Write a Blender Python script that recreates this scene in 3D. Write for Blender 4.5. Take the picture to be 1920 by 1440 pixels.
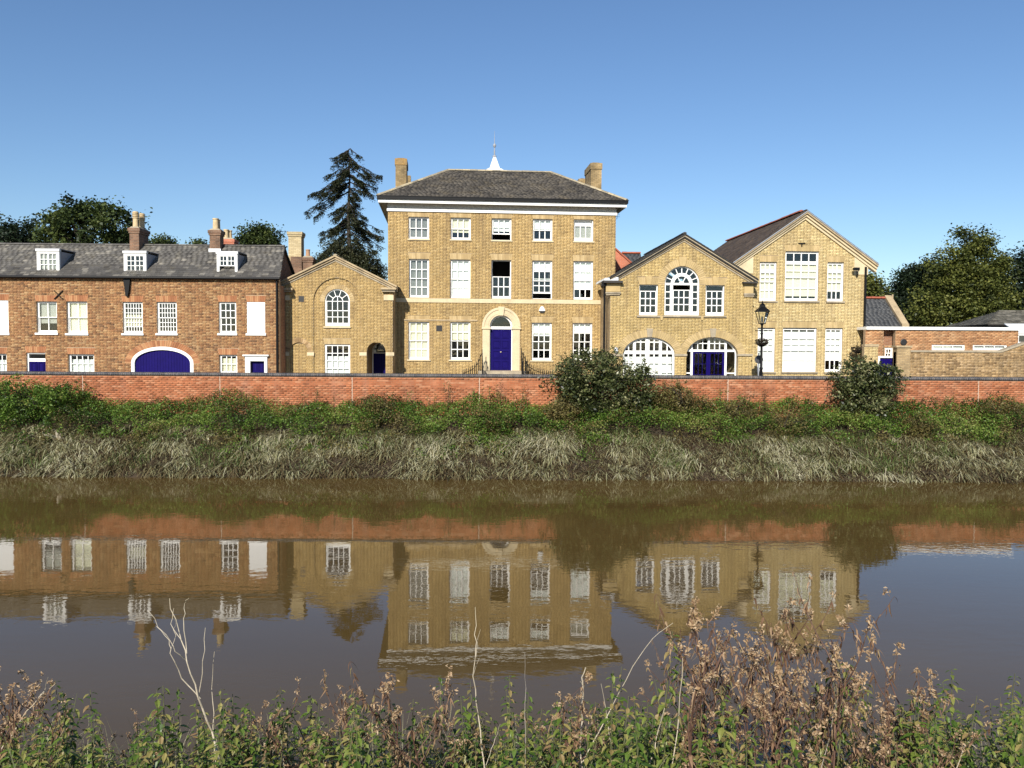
import bpy, math, random
import numpy as np
from mathutils import Vector, Matrix, noise
for o in list(bpy.data.objects): bpy.data.objects.remove(o)
RD = random.Random(11)
NP = np.random.default_rng(11)
SC = bpy.context.scene
COL = SC.collection

# ------------------------------------------------------------------ camera
F, EYE = 1553.0, 4.5                      # focal length in photo pixels, eye height above the river
PITCH, ROLL = math.atan(70 / F), 0.006
FW = Vector((0, math.cos(PITCH), -math.sin(PITCH)))
UP0, RT0 = Vector((0, math.sin(PITCH), math.cos(PITCH))), Vector((1, 0, 0))
RT = RT0 * math.cos(ROLL) + UP0 * math.sin(ROLL)
UP = UP0 * math.cos(ROLL) - RT0 * math.sin(ROLL)
CAM = Vector((0, 0, EYE))
cd = bpy.data.cameras.new('camera'); cam = bpy.data.objects.new('camera', cd); COL.objects.link(cam)
cd.sensor_fit = 'HORIZONTAL'; cd.sensor_width = 36; cd.lens = 36 * F / 1920
cd.clip_start = 0.05; cd.clip_end = 4000
cam.matrix_world = Matrix(((RT.x, UP.x, -FW.x, CAM.x), (RT.y, UP.y, -FW.y, CAM.y), (RT.z, UP.z, -FW.z, CAM.z), (0, 0, 0, 1)))
SC.camera = cam

# ------------------------------------------------------------------ sky, sun, exposure
SUN = Vector((0.26, 1.0, -0.57)).normalized()        # direction the light travels
ELEV = math.asin(-SUN.z)
w = bpy.data.worlds.new('World'); SC.world = w; w.use_nodes = True
nt = w.node_tree; nt.nodes.clear()
sky = nt.nodes.new('ShaderNodeTexSky'); sky.sky_type = 'NISHITA'; sky.sun_disc = False
sky.sun_elevation = ELEV
sky.sun_rotation = math.atan2(-SUN.x, -SUN.y)
sky.altitude = 0; sky.air_density = 1.0; sky.dust_density = 0.15; sky.ozone_density = 4.0
bg = nt.nodes.new('ShaderNodeBackground'); bg.inputs[1].default_value = 0.089
ow = nt.nodes.new('ShaderNodeOutputWorld')
hs = nt.nodes.new('ShaderNodeHueSaturation'); hs.inputs['Saturation'].default_value = 1.06; hs.inputs['Hue'].default_value = .503
nt.links.new(sky.outputs[0], hs.inputs['Color']); nt.links.new(hs.outputs[0], bg.inputs[0]); nt.links.new(bg.outputs[0], ow.inputs[0])
sl = bpy.data.lights.new('sun', 'SUN'); sl.energy = 4.8; sl.angle = math.radians(0.53); sl.color = (1.0, 0.95, 0.86)
so = bpy.data.objects.new('sun', sl); COL.objects.link(so); so.location = (-8, -30, 25)
so.rotation_euler = SUN.to_track_quat('-Z', 'Y').to_euler()
SC.view_settings.view_transform = 'Standard'; SC.view_settings.look = 'None'
SC.view_settings.exposure = 0.48; SC.view_settings.gamma = 1.0; SC.view_settings.use_curve_mapping = False

# ------------------------------------------------------------------ measuring helpers
def ray(px, py): return RT * ((px - 960) / F) + UP * ((720 - py) / F) + FW
def at(px, py, Y):
    d = ray(px, py); return CAM + d * (Y / d.y)
def gz(y):
    P = [(-900, 2.9), (1.0, 2.9), (8.3, 0.0), (10.5, -1.2), (25.0, -1.2), (27.6, -.2), (28.2, .1), (30.5, 1.0), (32.8, 1.7), (33.0, 1.75), (33.3, 1.84), (2500, 1.84)]
    for (a, b), (c, d) in zip(P, P[1:]):
        if a <= y <= c: return b + (d - b) * (y - a) / (c - a)
    return 1.84

# ------------------------------------------------------------------ materials
M = {}
def srgb(r, g, b):
    f = lambda c: (c / 12.92 if c <= .04045 else ((c + .055) / 1.055) ** 2.4)
    return (f(r / 255), f(g / 255), f(b / 255))
def mat(name, cols, src=None, rough=.75, noi=None, bump=None, trans=0, spec=.4, metal=0, streak=None):
    """cols: list of linear colours; src: None | island | object | attr | noise scale (float); noi: list of (scale, amount)."""
    m = bpy.data.materials.new(name); m.use_nodes = True; n = m.node_tree.nodes; L = m.node_tree.links; n.clear()
    out = n.new('ShaderNodeOutputMaterial'); bs = n.new('ShaderNodeBsdfPrincipled')
    bs.inputs['Roughness'].default_value = rough; bs.inputs['Metallic'].default_value = metal
    bs.inputs['Specular IOR Level'].default_value = spec
    tc = n.new('ShaderNodeTexCoord'); geo = n.new('ShaderNodeNewGeometry')
    if len(cols) == 1 or src is None:
        c = n.new('ShaderNodeRGB'); c.outputs[0].default_value = (*cols[0], 1); colour = c.outputs[0]
    else:
        rp = n.new('ShaderNodeValToRGB'); e = rp.color_ramp.elements
        k = len(cols)
        while len(e) < k: e.new(.5)
        for i, cc in enumerate(cols): e[i].position = i / (k - 1) if not (i == 1 and src in ('island', 'object') and k > 4) else (.13 if name == 'brick_red' else .07); e[i].color = (*cc, 1)
        if src == 'island': f = geo.outputs['Random Per Island']
        elif src == 'object': oi = n.new('ShaderNodeObjectInfo'); f = oi.outputs['Random']
        elif src == 'attr': a = n.new('ShaderNodeAttribute'); a.attribute_name = 'rnd'; f = a.outputs['Fac']
        else:
            t = n.new('ShaderNodeTexNoise'); t.inputs['Scale'].default_value = src; t.inputs['Detail'].default_value = 6
            t.inputs['Roughness'].default_value = .65
            L.new(geo.outputs['Position'], t.inputs['Vector'])
            mr = n.new('ShaderNodeMapRange'); mr.inputs[1].default_value = .3; mr.inputs[2].default_value = .7
            L.new(t.outputs[0], mr.inputs[0]); f = mr.outputs[0]
        L.new(f, rp.inputs[0]); colour = rp.outputs[0]
    for sc, amt in (noi or []):
        t = n.new('ShaderNodeTexNoise'); t.inputs['Scale'].default_value = sc; t.inputs['Detail'].default_value = 5
        t.inputs['Roughness'].default_value = .6
        L.new(geo.outputs['Position'], t.inputs['Vector'])
        mr = n.new('ShaderNodeMapRange'); mr.inputs[1].default_value = .3; mr.inputs[2].default_value = .7
        mr.inputs[3].default_value = 1 - amt; mr.inputs[4].default_value = 1 + amt * .6
        L.new(t.outputs[0], mr.inputs[0])
        mx = n.new('ShaderNodeVectorMath'); mx.operation = 'SCALE'
        L.new(colour, mx.inputs[0]); L.new(mr.outputs[0], mx.inputs[3]); colour = mx.outputs[0]
    if streak:                                  # vertical weather stains: colour, amount
        mp = n.new('ShaderNodeMapping'); mp.inputs['Scale'].default_value = (2.2, 2.2, .35)
        L.new(geo.outputs['Position'], mp.inputs[0])
        t = n.new('ShaderNodeTexNoise'); t.inputs['Scale'].default_value = 1.0; t.inputs['Detail'].default_value = 6
        L.new(mp.outputs[0], t.inputs['Vector'])
        mr = n.new('ShaderNodeMapRange'); mr.inputs[1].default_value = .52; mr.inputs[2].default_value = .72
        mr.inputs[3].default_value = 0; mr.inputs[4].default_value = streak[1]
        L.new(t.outputs[0], mr.inputs[0])
        mx = n.new('ShaderNodeMix'); mx.data_type = 'RGBA'
        L.new(mr.outputs[0], mx.inputs[0]); L.new(colour, mx.inputs[6]); mx.inputs[7].default_value = (*streak[0], 1)
        colour = mx.outputs[2]
    L.new(colour, bs.inputs['Base Color'])
    if bump:
        t = n.new('ShaderNodeTexNoise'); t.inputs['Scale'].default_value = bump[0]; t.inputs['Detail'].default_value = 4
        L.new(geo.outputs['Position'], t.inputs['Vector'])
        b = n.new('ShaderNodeBump'); b.inputs['Strength'].default_value = bump[1]; b.inputs['Distance'].default_value = .02
        L.new(t.outputs[0], b.inputs['Height']); L.new(b.outputs[0], bs.inputs['Normal'])
    if trans:
        tr = n.new('ShaderNodeBsdfTranslucent'); L.new(colour, tr.inputs[0])
        mx = n.new('ShaderNodeMixShader'); mx.inputs[0].default_value = trans
        L.new(bs.outputs[0], mx.inputs[1]); L.new(tr.outputs[0], mx.inputs[2]); L.new(mx.outputs[0], out.inputs[0])
    else: L.new(bs.outputs[0], out.inputs[0])
    M[name] = m; return m
def brick_mat(name, c1, c2, mortar, noi=.25):
    m = bpy.data.materials.new(name); m.use_nodes = True; n = m.node_tree.nodes; L = m.node_tree.links
    bs = n['Principled BSDF']; bs.inputs['Roughness'].default_value = .85
    tc = n.new('ShaderNodeTexCoord'); sp = n.new('ShaderNodeSeparateXYZ'); L.new(tc.outputs['Object'], sp.inputs[0])
    ad = n.new('ShaderNodeMath'); ad.operation = 'ADD'; L.new(sp.outputs[0], ad.inputs[0]); L.new(sp.outputs[1], ad.inputs[1])
    cb = n.new('ShaderNodeCombineXYZ'); L.new(ad.outputs[0], cb.inputs[0]); L.new(sp.outputs[2], cb.inputs[1])
    b = n.new('ShaderNodeTexBrick'); L.new(cb.outputs[0], b.inputs['Vector'])
    b.inputs['Scale'].default_value = 1; b.inputs['Brick Width'].default_value = .225; b.inputs['Row Height'].default_value = .075
    b.inputs['Mortar Size'].default_value = .007; b.inputs['Color1'].default_value = (*c1, 1); b.inputs['Color2'].default_value = (*c2, 1)
    b.inputs['Mortar'].default_value = (*mortar, 1)
    t = n.new('ShaderNodeTexNoise'); t.inputs['Scale'].default_value = 1.7; t.inputs['Detail'].default_value = 8; L.new(tc.outputs['Object'], t.inputs['Vector'])
    mr = n.new('ShaderNodeMapRange'); mr.inputs[1].default_value = .3; mr.inputs[2].default_value = .7; mr.inputs[3].default_value = 1 - noi; mr.inputs[4].default_value = 1 + noi * .6
    L.new(t.outputs[0], mr.inputs[0])
    mx = n.new('ShaderNodeVectorMath'); mx.operation = 'SCALE'; L.new(b.outputs[0], mx.inputs[0]); L.new(mr.outputs[0], mx.inputs[3])
    L.new(mx.outputs[0], bs.inputs['Base Color'])
    bp = n.new('ShaderNodeBump'); bp.inputs['Strength'].default_value = .6; bp.inputs['Distance'].default_value = .01; bp.invert = True
    L.new(b.outputs['Fac'], bp.inputs['Height']); L.new(bp.outputs[0], bs.inputs['Normal'])
    M[name] = m
def glass_mat():
    m = bpy.data.materials.new('window_glass'); m.use_nodes = True; n = m.node_tree.nodes; L = m.node_tree.links; n.clear()
    out = n.new('ShaderNodeOutputMaterial'); fr = n.new('ShaderNodeFresnel'); fr.inputs[0].default_value = 1.5
    tr = n.new('ShaderNodeBsdfTransparent'); tr.inputs[0].default_value = (.93, .95, .94, 1)
    gl = n.new('ShaderNodeBsdfGlossy'); gl.inputs['Roughness'].default_value = .01; gl.inputs[0].default_value = (1, 1, 1, 1)
    geo = n.new('ShaderNodeNewGeometry'); t = n.new('ShaderNodeTexNoise'); t.inputs['Scale'].default_value = 2.5
    L.new(geo.outputs['Position'], t.inputs['Vector'])
    b = n.new('ShaderNodeBump'); b.inputs['Strength'].default_value = .05; b.inputs['Distance'].default_value = .05
    L.new(t.outputs[0], b.inputs['Height']); L.new(b.outputs[0], gl.inputs['Normal'])
    mx = n.new('ShaderNodeMixShader'); L.new(fr.outputs[0], mx.inputs[0]); L.new(tr.outputs[0], mx.inputs[1]); L.new(gl.outputs[0], mx.inputs[2])
    L.new(mx.outputs[0], out.inputs[0]); M['glass'] = m
def water_mat():
    m = bpy.data.materials.new('river_water'); m.use_nodes = True; n = m.node_tree.nodes; L = m.node_tree.links
    bs = n['Principled BSDF']; bs.inputs['Base Color'].default_value = (*srgb(96, 76, 60), 1)
    bs.inputs['Roughness'].default_value = .015; bs.inputs['IOR'].default_value = 1.46; bs.inputs['Specular IOR Level'].default_value = .5
    geo = n.new('ShaderNodeNewGeometry')
    t0 = n.new('ShaderNodeTexNoise'); t0.inputs['Scale'].default_value = .12; t0.inputs['Detail'].default_value = 4
    mp0 = n.new('ShaderNodeMapping'); mp0.inputs['Scale'].default_value = (.5, 2.0, 1); L.new(geo.outputs['Position'], mp0.inputs[0]); L.new(mp0.outputs[0], t0.inputs['Vector'])
    rp = n.new('ShaderNodeValToRGB'); e = rp.color_ramp.elements
    e[0].position = .35; e[0].color = (*(.088, .056, .018), 1); e[1].position = .7; e[1].color = (*(.108, .069, .022), 1)
    L.new(t0.outputs[0], rp.inputs[0]); L.new(rp.outputs[0], bs.inputs['Base Color'])
    prev = None
    for sx, sy, sc, st, dist in ((.8, 1.9, .8, .035, .05), (.8, 1.4, 4.5, .085, .012), (.9, 1.2, 12, .05, .004)):
        mp = n.new('ShaderNodeMapping'); mp.inputs['Scale'].default_value = (sx, sy, 1); L.new(geo.outputs['Position'], mp.inputs[0])
        t = n.new('ShaderNodeTexNoise'); t.inputs['Scale'].default_value = sc; t.inputs['Detail'].default_value = 2; L.new(mp.outputs[0], t.inputs['Vector'])
        b = n.new('ShaderNodeBump'); b.inputs['Strength'].default_value = st; b.inputs['Distance'].default_value = dist
        L.new(t.outputs[0], b.inputs['Height'])
        pm = n.new('ShaderNodeMapping'); pm.inputs['Scale'].default_value = (.10, .45, 1); L.new(geo.outputs['Position'], pm.inputs[0])
        pn = n.new('ShaderNodeTexNoise'); pn.inputs['Scale'].default_value = 1.0; pn.inputs['Detail'].default_value = 3; L.new(pm.outputs[0], pn.inputs['Vector'])
        pr = n.new('ShaderNodeMapRange'); pr.inputs[1].default_value = .38; pr.inputs[2].default_value = .66; pr.inputs[3].default_value = st * .35; pr.inputs[4].default_value = st * 1.7
        L.new(pn.outputs[0], pr.inputs[0]); L.new(pr.outputs[0], b.inputs['Strength'])
        if prev: L.new(prev.outputs[0], b.inputs['Normal'])
        prev = b
    L.new(prev.outputs[0], bs.inputs['Normal']); M['water'] = m

YEL = [(0.314, 0.205, 0.084), (0.423, 0.282, 0.113), (0.461, 0.311, 0.124), (0.481, 0.327, 0.133), (0.5, 0.343, 0.142), (0.533, 0.379, 0.171)]
YEL2 = [(0.392, 0.277, 0.112), (0.489, 0.348, 0.138), (0.514, 0.37, 0.15), (0.527, 0.383, 0.159), (0.547, 0.399, 0.17), (0.578, 0.438, 0.2)]
YEL3 = [(0.407, 0.302, 0.136), (0.522, 0.392, 0.177), (0.555, 0.42, 0.197), (0.581, 0.443, 0.212), (0.606, 0.472, 0.229), (0.651, 0.52, 0.268)]
REDB = [(0.136, 0.068, 0.032), (0.249, 0.115, 0.047), (0.319, 0.15, 0.061), (0.354, 0.182, 0.074), (0.389, 0.213, 0.089), (0.444, 0.275, 0.131)]
FLOOD = [(.20, .066, .026), (.33, .105, .042), (.38, .13, .054), (.42, .155, .068), (.48, .22, .115)]
ORNG = [(.30, .14, .06), (.44, .215, .095), (.50, .265, .12), (.54, .32, .165)]
for nm, c in (('brick_yellow', YEL), ('brick_chapel', [(a * .97, b * .97, d * .95) for a, b, d in YEL]), ('brick_gault', YEL2), ('brick_pale', YEL3), ('brick_red', REDB), ('brick_orange', ORNG)):
    mat(nm, c, 'island', .85, [(.45, .16), (2.6, .16), (30, .08)], streak=((.17, .11, .06), .42))
mat('brick_flood', FLOOD, 'island', .85, [(.8, .2), (4, .2), (40, .15)], streak=((.42, .24, .17), .22))
mat('brick_flood_object', FLOOD, 'object', .85, [(.8, .2), (4, .2), (40, .15)], streak=((.42, .24, .17), .22))
mat('brick_garden', [(.20, .12, .055), (.36, .23, .105), (.43, .285, .135), (.48, .33, .18)], 'island', .9, [(.9, .35), (5, .25)], streak=((.12, .085, .05), .6))
mat('arch_red', [(.26, .10, .042), (.38, .165, .072), (.44, .23, .105)], 'island', .85, [(3, .15)])
mat('arch_yellow', [(.34, .235, .11), (.44, .315, .15), (.50, .37, .19)], 'island', .85, [(3, .15)])
mat('arch_gault', [(.36, .26, .12), (.45, .33, .155), (.49, .36, .18)], 'island', .85, [(3, .15)])
mat('mortar', [(.36, .27, .16)], None, .95, [(3, .2)])
mat('mortar_red', [(.40, .28, .17)], None, .95, [(3, .2)])
mat('mortar_flood', [(.36, .20, .12)], None, .95, [(3, .25)])
brick_mat('side_yellow', (.30, .205, .10), (.42, .30, .15), (.25, .19, .12))
brick_mat('side_pale', (.40, .31, .16), (.55, .44, .25), (.35, .28, .18))
brick_mat('side_red', (.20, .09, .045), (.33, .15, .075), (.28, .2, .14))
brick_mat('stack_brown', (.13, .068, .04), (.22, .115, .065), (.22, .17, .12), .4)
brick_mat('stack_yellow', (.27, .185, .075), (.40, .28, .13), (.20, .15, .09), .5)
brick_mat('side_flood', (.26, .072, .036), (.36, .10, .05), (.26, .15, .10))
brick_mat('stack_red', (.45, .12, .06), (.52, .16, .08), (.4, .25, .18))
mat('stone', [(.60, .49, .31)], None, .8, [(2, .12), (14, .1)], streak=((.30, .24, .15), .35))
mat('stone_grey', [(.36, .30, .21)], None, .85, [(3, .25), (18, .15)], streak=((.16, .12, .08), .5))
mat('stone_rake', [(.42, .32, .19)], None, .85, [(3, .25), (18, .15)], streak=((.16, .12, .08), .4))
mat('white_paint', [(.82, .81, .77)], None, .45, [(5, .04)])
mat('frieze', [(.60, .585, .55)], None, .7, [(9, .25)])
mat('cream_paint', [(.74, .70, .55)], None, .5, [(5, .05)])
mat('blue_paint', [(.0065, .0025, .088)], None, .45, [(3, .15)], spec=.10)
mat('black_metal', [(.006, .006, .0065)], None, .5, [(8, .2)], spec=.18)
mat('black_paint', [(.018, .017, .017)], None, .5)
mat('lead', [(.30, .31, .33)], None, .5, [(6, .2)])
mat('lead_white', [(.62, .64, .66)], None, .5, [(6, .15)])
mat('blind_white', [(.80, .80, .78)], None, .8)
mat('blind_cream', [(.74, .69, .52)], None, .8)
mat('blind_grey', [(.38, .37, .33)], None, .8)
mat('curtain_grey', [(.20, .20, .19)], None, .9)
mat('interior', [(0.05, 0.0475, 0.0425)], None, .9)
mat('slate', [(.050, .045, .040), (.085, .078, .069), (.105, .097, .086), (.09, .082, .072), (.125, .115, .10), (.22, .20, .165)], 'island', .62, [(1.1, .3), (9, .25), (40, .2)], streak=((.13, .11, .07), .35))
mat('slate_object', [(.050, .045, .040), (.085, .078, .069), (.105, .097, .086), (.09, .082, .072), (.125, .115, .10), (.22, .20, .165)], 'object', .62, [(1.1, .3), (9, .25), (40, .2)], streak=((.13, .11, .07), .35))
mat('slate_main', [(.030, .026, .022), (.060, .052, .043), (.078, .067, .054), (.105, .09, .07)], 'island', .75, [(.8, .35), (7, .3), (40, .25)], streak=((.13, .10, .055), .4))
mat('slate_blue', [(.035, .037, .04), (.055, .057, .06), (.075, .075, .075)], 'island', .6, [(1.5, .2), (14, .2)])
mat('roof_brown', [(.07, .05, .038), (.11, .078, .055), (.15, .105, .07)], 'island', .8, [(1.5, .3)])
mat('roof_mossy', [(.055, .05, .038), (.10, .092, .072), (.17, .155, .125)], 'island', .9, [(2.5, .4), (20, .3)])
mat('ridge_grey', [(.22, .185, .13), (.34, .29, .20), (.46, .38, .24)], 'island', .85, [(8, .3)])
mat('ridge_red', [(.28, .075, .04), (.38, .11, .06)], 'island', .8, [(8, .2)])
mat('deck', [(.05, .045, .04)], None, .9)
mat('pot_buff', [(.55, .42, .24)], None, .8, [(6, .25)])
mat('pot_terracotta', [(.40, .24, .14)], None, .8, [(6, .25)])
mat('coping', [(.055, .055, .062), (.085, .083, .09), (.12, .11, .11)], 'island', .6, [(2, .25), (25, .2)], streak=((.25, .22, .18), .3))
mat('joint', [(.50, .38, .29)], None, .9, [(6, .15)])
mat('asphalt', [(.05, .05, .05)], None, .9, [(1, .15), (60, .2)])
mat('paving', [(.22, .21, .19)], None, .9, [(1, .15), (30, .2)])
mat('soil', [(.030, .020, .011), (.060, .040, .022), (.045, .034, .018)], .9, .95, [(5, .3), (40, .2)], bump=(12, .8))
mat('bark', [(.07, .055, .04)], None, .9, [(6, .3)], bump=(30, .6))
mat('bark_dark', [(.035, .028, .022)], None, .9, [(6, .3)])
G = lambda *c: [srgb(*x) for x in c]
mat('leaf_oak', [(0.0106, 0.0202, 0.006), (0.037, 0.0569, 0.0145), (0.0728, 0.1012, 0.0242), (0.1256, 0.1518, 0.0424)], 'attr', .55, trans=.25)
mat('leaf_dark', [(.008, .016, .007), (.017, .030, .012), (.028, .045, .016)], 'attr', .55, trans=.2)
mat('leaf_golden', [(0.0224, 0.031, 0.0068), (0.068, 0.0843, 0.017), (0.128, 0.1419, 0.0289), (0.2, 0.2021, 0.0467)], 'attr', .55, trans=.28)
mat('leaf_conifer', [(0.01, 0.0149, 0.0072), (0.025, 0.0324, 0.0132), (0.045, 0.0513, 0.0204), (0.0775, 0.0756, 0.0312)], 'attr', .6, trans=.12)
mat('leaf_bush', [(0.0172, 0.0242, 0.0089), (0.0517, 0.0676, 0.0208), (0.1138, 0.1288, 0.0416), (0.276, 0.2656, 0.1337)], 'attr', .38, trans=.2, spec=.6)
mat('leaf_green', [(0.0202, 0.0415, 0.0076), (0.0583, 0.1123, 0.0152), (0.1066, 0.1893, 0.0246), (0.1682, 0.2565, 0.0417), (0.2467, 0.2686, 0.0664)], 'attr', .5, trans=.3)
mat('leaf_olive', [(0.048, 0.0408, 0.0143), (0.114, 0.0936, 0.0308), (0.186, 0.144, 0.0473), (0.168, 0.168, 0.0462)], 'attr', .6, trans=.25)
mat('grass', [(0.0457, 0.0296, 0.0141), (0.1116, 0.0739, 0.0343), (0.203, 0.1584, 0.0756), (0.3247, 0.3168, 0.1562), (0.4668, 0.4435, 0.2621), (0.6089, 0.5597, 0.373)], 'attr', .5, trans=.25)
mat('grass_green', [(0.0575, 0.0978, 0.022), (0.1265, 0.184, 0.044), (0.23, 0.276, 0.099)], 'attr', .5, trans=.25)
mat('straw', [(.48, .41, .30)], None, .7, [(20, .2)])
mat('straw_grey', [(.33, .29, .24)], None, .7, [(20, .25)])
mat('nettle_leaf', [(0.0375, 0.0759, 0.0105), (0.0775, 0.138, 0.0189), (0.125, 0.1898, 0.0273), (0.2, 0.23, 0.0473), (0.3, 0.2645, 0.084), (0.275, 0.1725, 0.0788)], 'attr', .45, trans=.3, spec=.45)
mat('nettle_stem', [(.10, .105, .045)], None, .6, [(15, .3)])
mat('thistle_stem', [(.10, .052, .035)], None, .7, [(15, .3)])
mat('thistle_leaf', [(.07, .034, .018), (.15, .080, .042), (.25, .145, .078), (.36, .24, .14), (.18, .15, .05)], 'attr', .7, trans=.25)
mat('thistle_fluff', [(0.3024, 0.1806, 0.0881), (0.432, 0.2943, 0.1635), (0.5616, 0.4213, 0.2705)], 'attr', .9, trans=.3)
mat('dock_pale', [(.42, .34, .22), (.56, .49, .36), (.62, .57, .45)], 'attr', .7, trans=.2)
mat('lamp_glass', [(.55, .53, .48)], None, .15, spec=.6)
mat('basket_plants', [(.02, .022, .012), (.05, .045, .02), (.07, .03, .03)], 'attr', .7, trans=.2)
mat('sign_back', [(.05, .05, .055)], None, .5)
glass_mat(); water_mat()

# ------------------------------------------------------------------ mesh helpers
def link(o, parent=None):
    COL.objects.link(o)
    if parent: o.parent = parent
    return o
def tag(o, label=None, cat=None, group=None, kind=None):
    if label: o['label'] = label
    if cat: o['category'] = cat
    if group: o['group'] = group
    if kind: o['kind'] = kind
    return o
def empty(name, loc, rz=0, label=None, cat=None, group=None):
    o = bpy.data.objects.new(name, None); o.empty_display_size = .3; link(o)
    o.location = loc; o.rotation_euler = (0, 0, rz); return tag(o, label, cat, group)
class MB:
    def __init__(s): s.v = []; s.f = []
    def prism(s, poly, w0, w1):
        a = sum(p[0] * q[1] - q[0] * p[1] for p, q in zip(poly, poly[1:] + poly[:1]))
        if a < 0: poly = poly[::-1]
        n, b = len(poly), len(s.v)
        s.v += [(p[0], w0, p[1]) for p in poly] + [(p[0], w1, p[1]) for p in poly]
        s.f.append(tuple(range(b, b + n))); s.f.append(tuple(range(b + 2 * n - 1, b + n - 1, -1)))
        for i in range(n):
            j = (i + 1) % n; s.f.append((b + j, b + i, b + n + i, b + n + j))
        return s
    def box(s, u0, u1, w0, w1, z0, z1): return s.prism([(u0, z0), (u1, z0), (u1, z1), (u0, z1)], w0, w1)
    def hexa(s, p):                              # 8 corners: bottom ring 0-3, top ring 4-7
        b = len(s.v); s.v += [tuple(q) for q in p]
        s.f += [(b + 3, b + 2, b + 1, b), (b + 4, b + 5, b + 6, b + 7)] + [(b + i, b + (i + 1) % 4, b + 4 + (i + 1) % 4, b + 4 + i) for i in range(4)]; return s
    def poly(s, pts):
        b = len(s.v); s.v += [tuple(p) for p in pts]; s.f.append(tuple(range(b, b + len(pts)))); return s
    def slab(s, pts, t):                         # planar polygon thickened downwards by t
        n, b = len(pts), len(s.v); s.v += [tuple(p) for p in pts] + [(p[0], p[1], p[2] - t) for p in pts]
        s.f.append(tuple(range(b, b + n))); s.f.append(tuple(range(b + 2 * n - 1, b + n - 1, -1)))
        for i in range(n):
            j = (i + 1) % n; s.f.append((b + i, b + n + i, b + n + j, b + j))
        return s
    def arc(s, cu, cz, r0, r1, a0, a1, w0, w1, n=12, k=1.0):   # ring sector prism pieces, k squashes vertically
        for i in range(n):
            p, q = a0 + (a1 - a0) * i / n, a0 + (a1 - a0) * (i + 1) / n
            P = lambda r, a: (cu + r * math.cos(a), cz + r * k * math.sin(a))
            if r0 <= 0: s.prism([P(0, p), P(r1, p), P(r1, q)], w0, w1)
            else: s.prism([P(r0, p), P(r1, p), P(r1, q), P(r0, q)], w0, w1)
        return s
    def tube(s, pts, rad, n=6, cap=True):
        pts = [Vector(p) for p in pts]; b = len(s.v)
        if not isinstance(rad, (list, tuple)): rad = [rad] * len(pts)
        for i, p in enumerate(pts):
            d = (pts[min(i + 1, len(pts) - 1)] - pts[max(i - 1, 0)]).normalized()
            x = d.cross(Vector((0.3, 1, 0.1))) if abs(d.y) < .9 else d.cross(Vector((1, 0, 0)))
            x.normalize(); y = d.cross(x)
            for k in range(n):
                a = 2 * math.pi * k / n; q = p + x * (rad[i] * math.cos(a)) + y * (rad[i] * math.sin(a)); s.v.append(tuple(q))
        for i in range(len(pts) - 1):
            for k in range(n):
                k2 = (k + 1) % n; s.f.append((b + i * n + k, b + i * n + k2, b + (i + 1) * n + k2, b + (i + 1) * n + k))
        if cap:
            s.f.append(tuple(range(b + n - 1, b - 1, -1))); e = b + (len(pts) - 1) * n; s.f.append(tuple(range(e, e + n)))
        return s
    def lathe(s, c, prof, n=16):                 # prof: (radius, height)
        return s.tube([(c[0], c[1], c[2] + h) for r, h in prof], [r for r, h in prof], n) if False else s._lathe(c, prof, n)
    def _lathe(s, c, prof, n):
        b = len(s.v)
        for r, h in prof:
            for k in range(n):
                a = 2 * math.pi * k / n; s.v.append((c[0] + r * math.cos(a), c[1] + r * math.sin(a), c[2] + h))
        for i in range(len(prof) - 1):
            for k in range(n):
                k2 = (k + 1) % n; s.f.append((b + i * n + k, b + i * n + k2, b + (i + 1) * n + k2, b + (i + 1) * n + k))
        s.f.append(tuple(range(b + n - 1, b - 1, -1))); e = b + (len(prof) - 1) * n; s.f.append(tuple(range(e, e + n)))
        return s
    def build(s, name, m, parent=None, smooth=False):
        me = bpy.data.meshes.new(name); me.from_pydata(s.v, [], s.f); me.materials.append(M[m])
        if smooth: me.polygons.foreach_set('use_smooth', [True] * len(me.polygons))
        return link(bpy.data.objects.new(name, me), parent)
def np_mesh(name, V, Fq, m, rnd=None):           # V (n,3), Fq (k,4) or (k,3)
    me = bpy.data.meshes.new(name); V = np.asarray(V, dtype=np.float32); Fq = np.asarray(Fq, dtype=np.int32)
    k, c = Fq.shape
    me.vertices.add(len(V)); me.vertices.foreach_set('co', V.ravel())
    me.loops.add(k * c); me.loops.foreach_set('vertex_index', Fq.ravel())
    me.polygons.add(k); me.polygons.foreach_set('loop_start', np.arange(0, k * c, c, dtype=np.int32))
    me.polygons.foreach_set('loop_total', np.full(k, c, dtype=np.int32))
    if rnd is not None:
        a = me.attributes.new('rnd', 'FLOAT', 'POINT'); a.data.foreach_set('value', np.asarray(rnd, dtype=np.float32))
    me.update(calc_edges=True); me.materials.append(M[m]); return me
def np_obj(name, V, Fq, m, rnd=None, parent=None): return link(bpy.data.objects.new(name, np_mesh(name, V, Fq, m, rnd)), parent)
UNIT = {}
def unit_box(m):
    if m not in UNIT:
        b = MB().box(-.5, .5, -.5, .5, -.5, .5); me = bpy.data.meshes.new('piece_' + m); me.from_pydata(b.v, [], b.f); me.materials.append(M[m]); UNIT[m] = me
    return UNIT[m]
def piece(name, m, c, size, parent, rot=None):
    o = bpy.data.objects.new(name, unit_box(m)); o.location = c; o.scale = size
    if rot: o.rotation_euler = rot
    return link(o, parent)
def nz(x, y, z=0.0, s=1.0): return noise.noise(Vector((x * s, y * s, z)))

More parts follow.
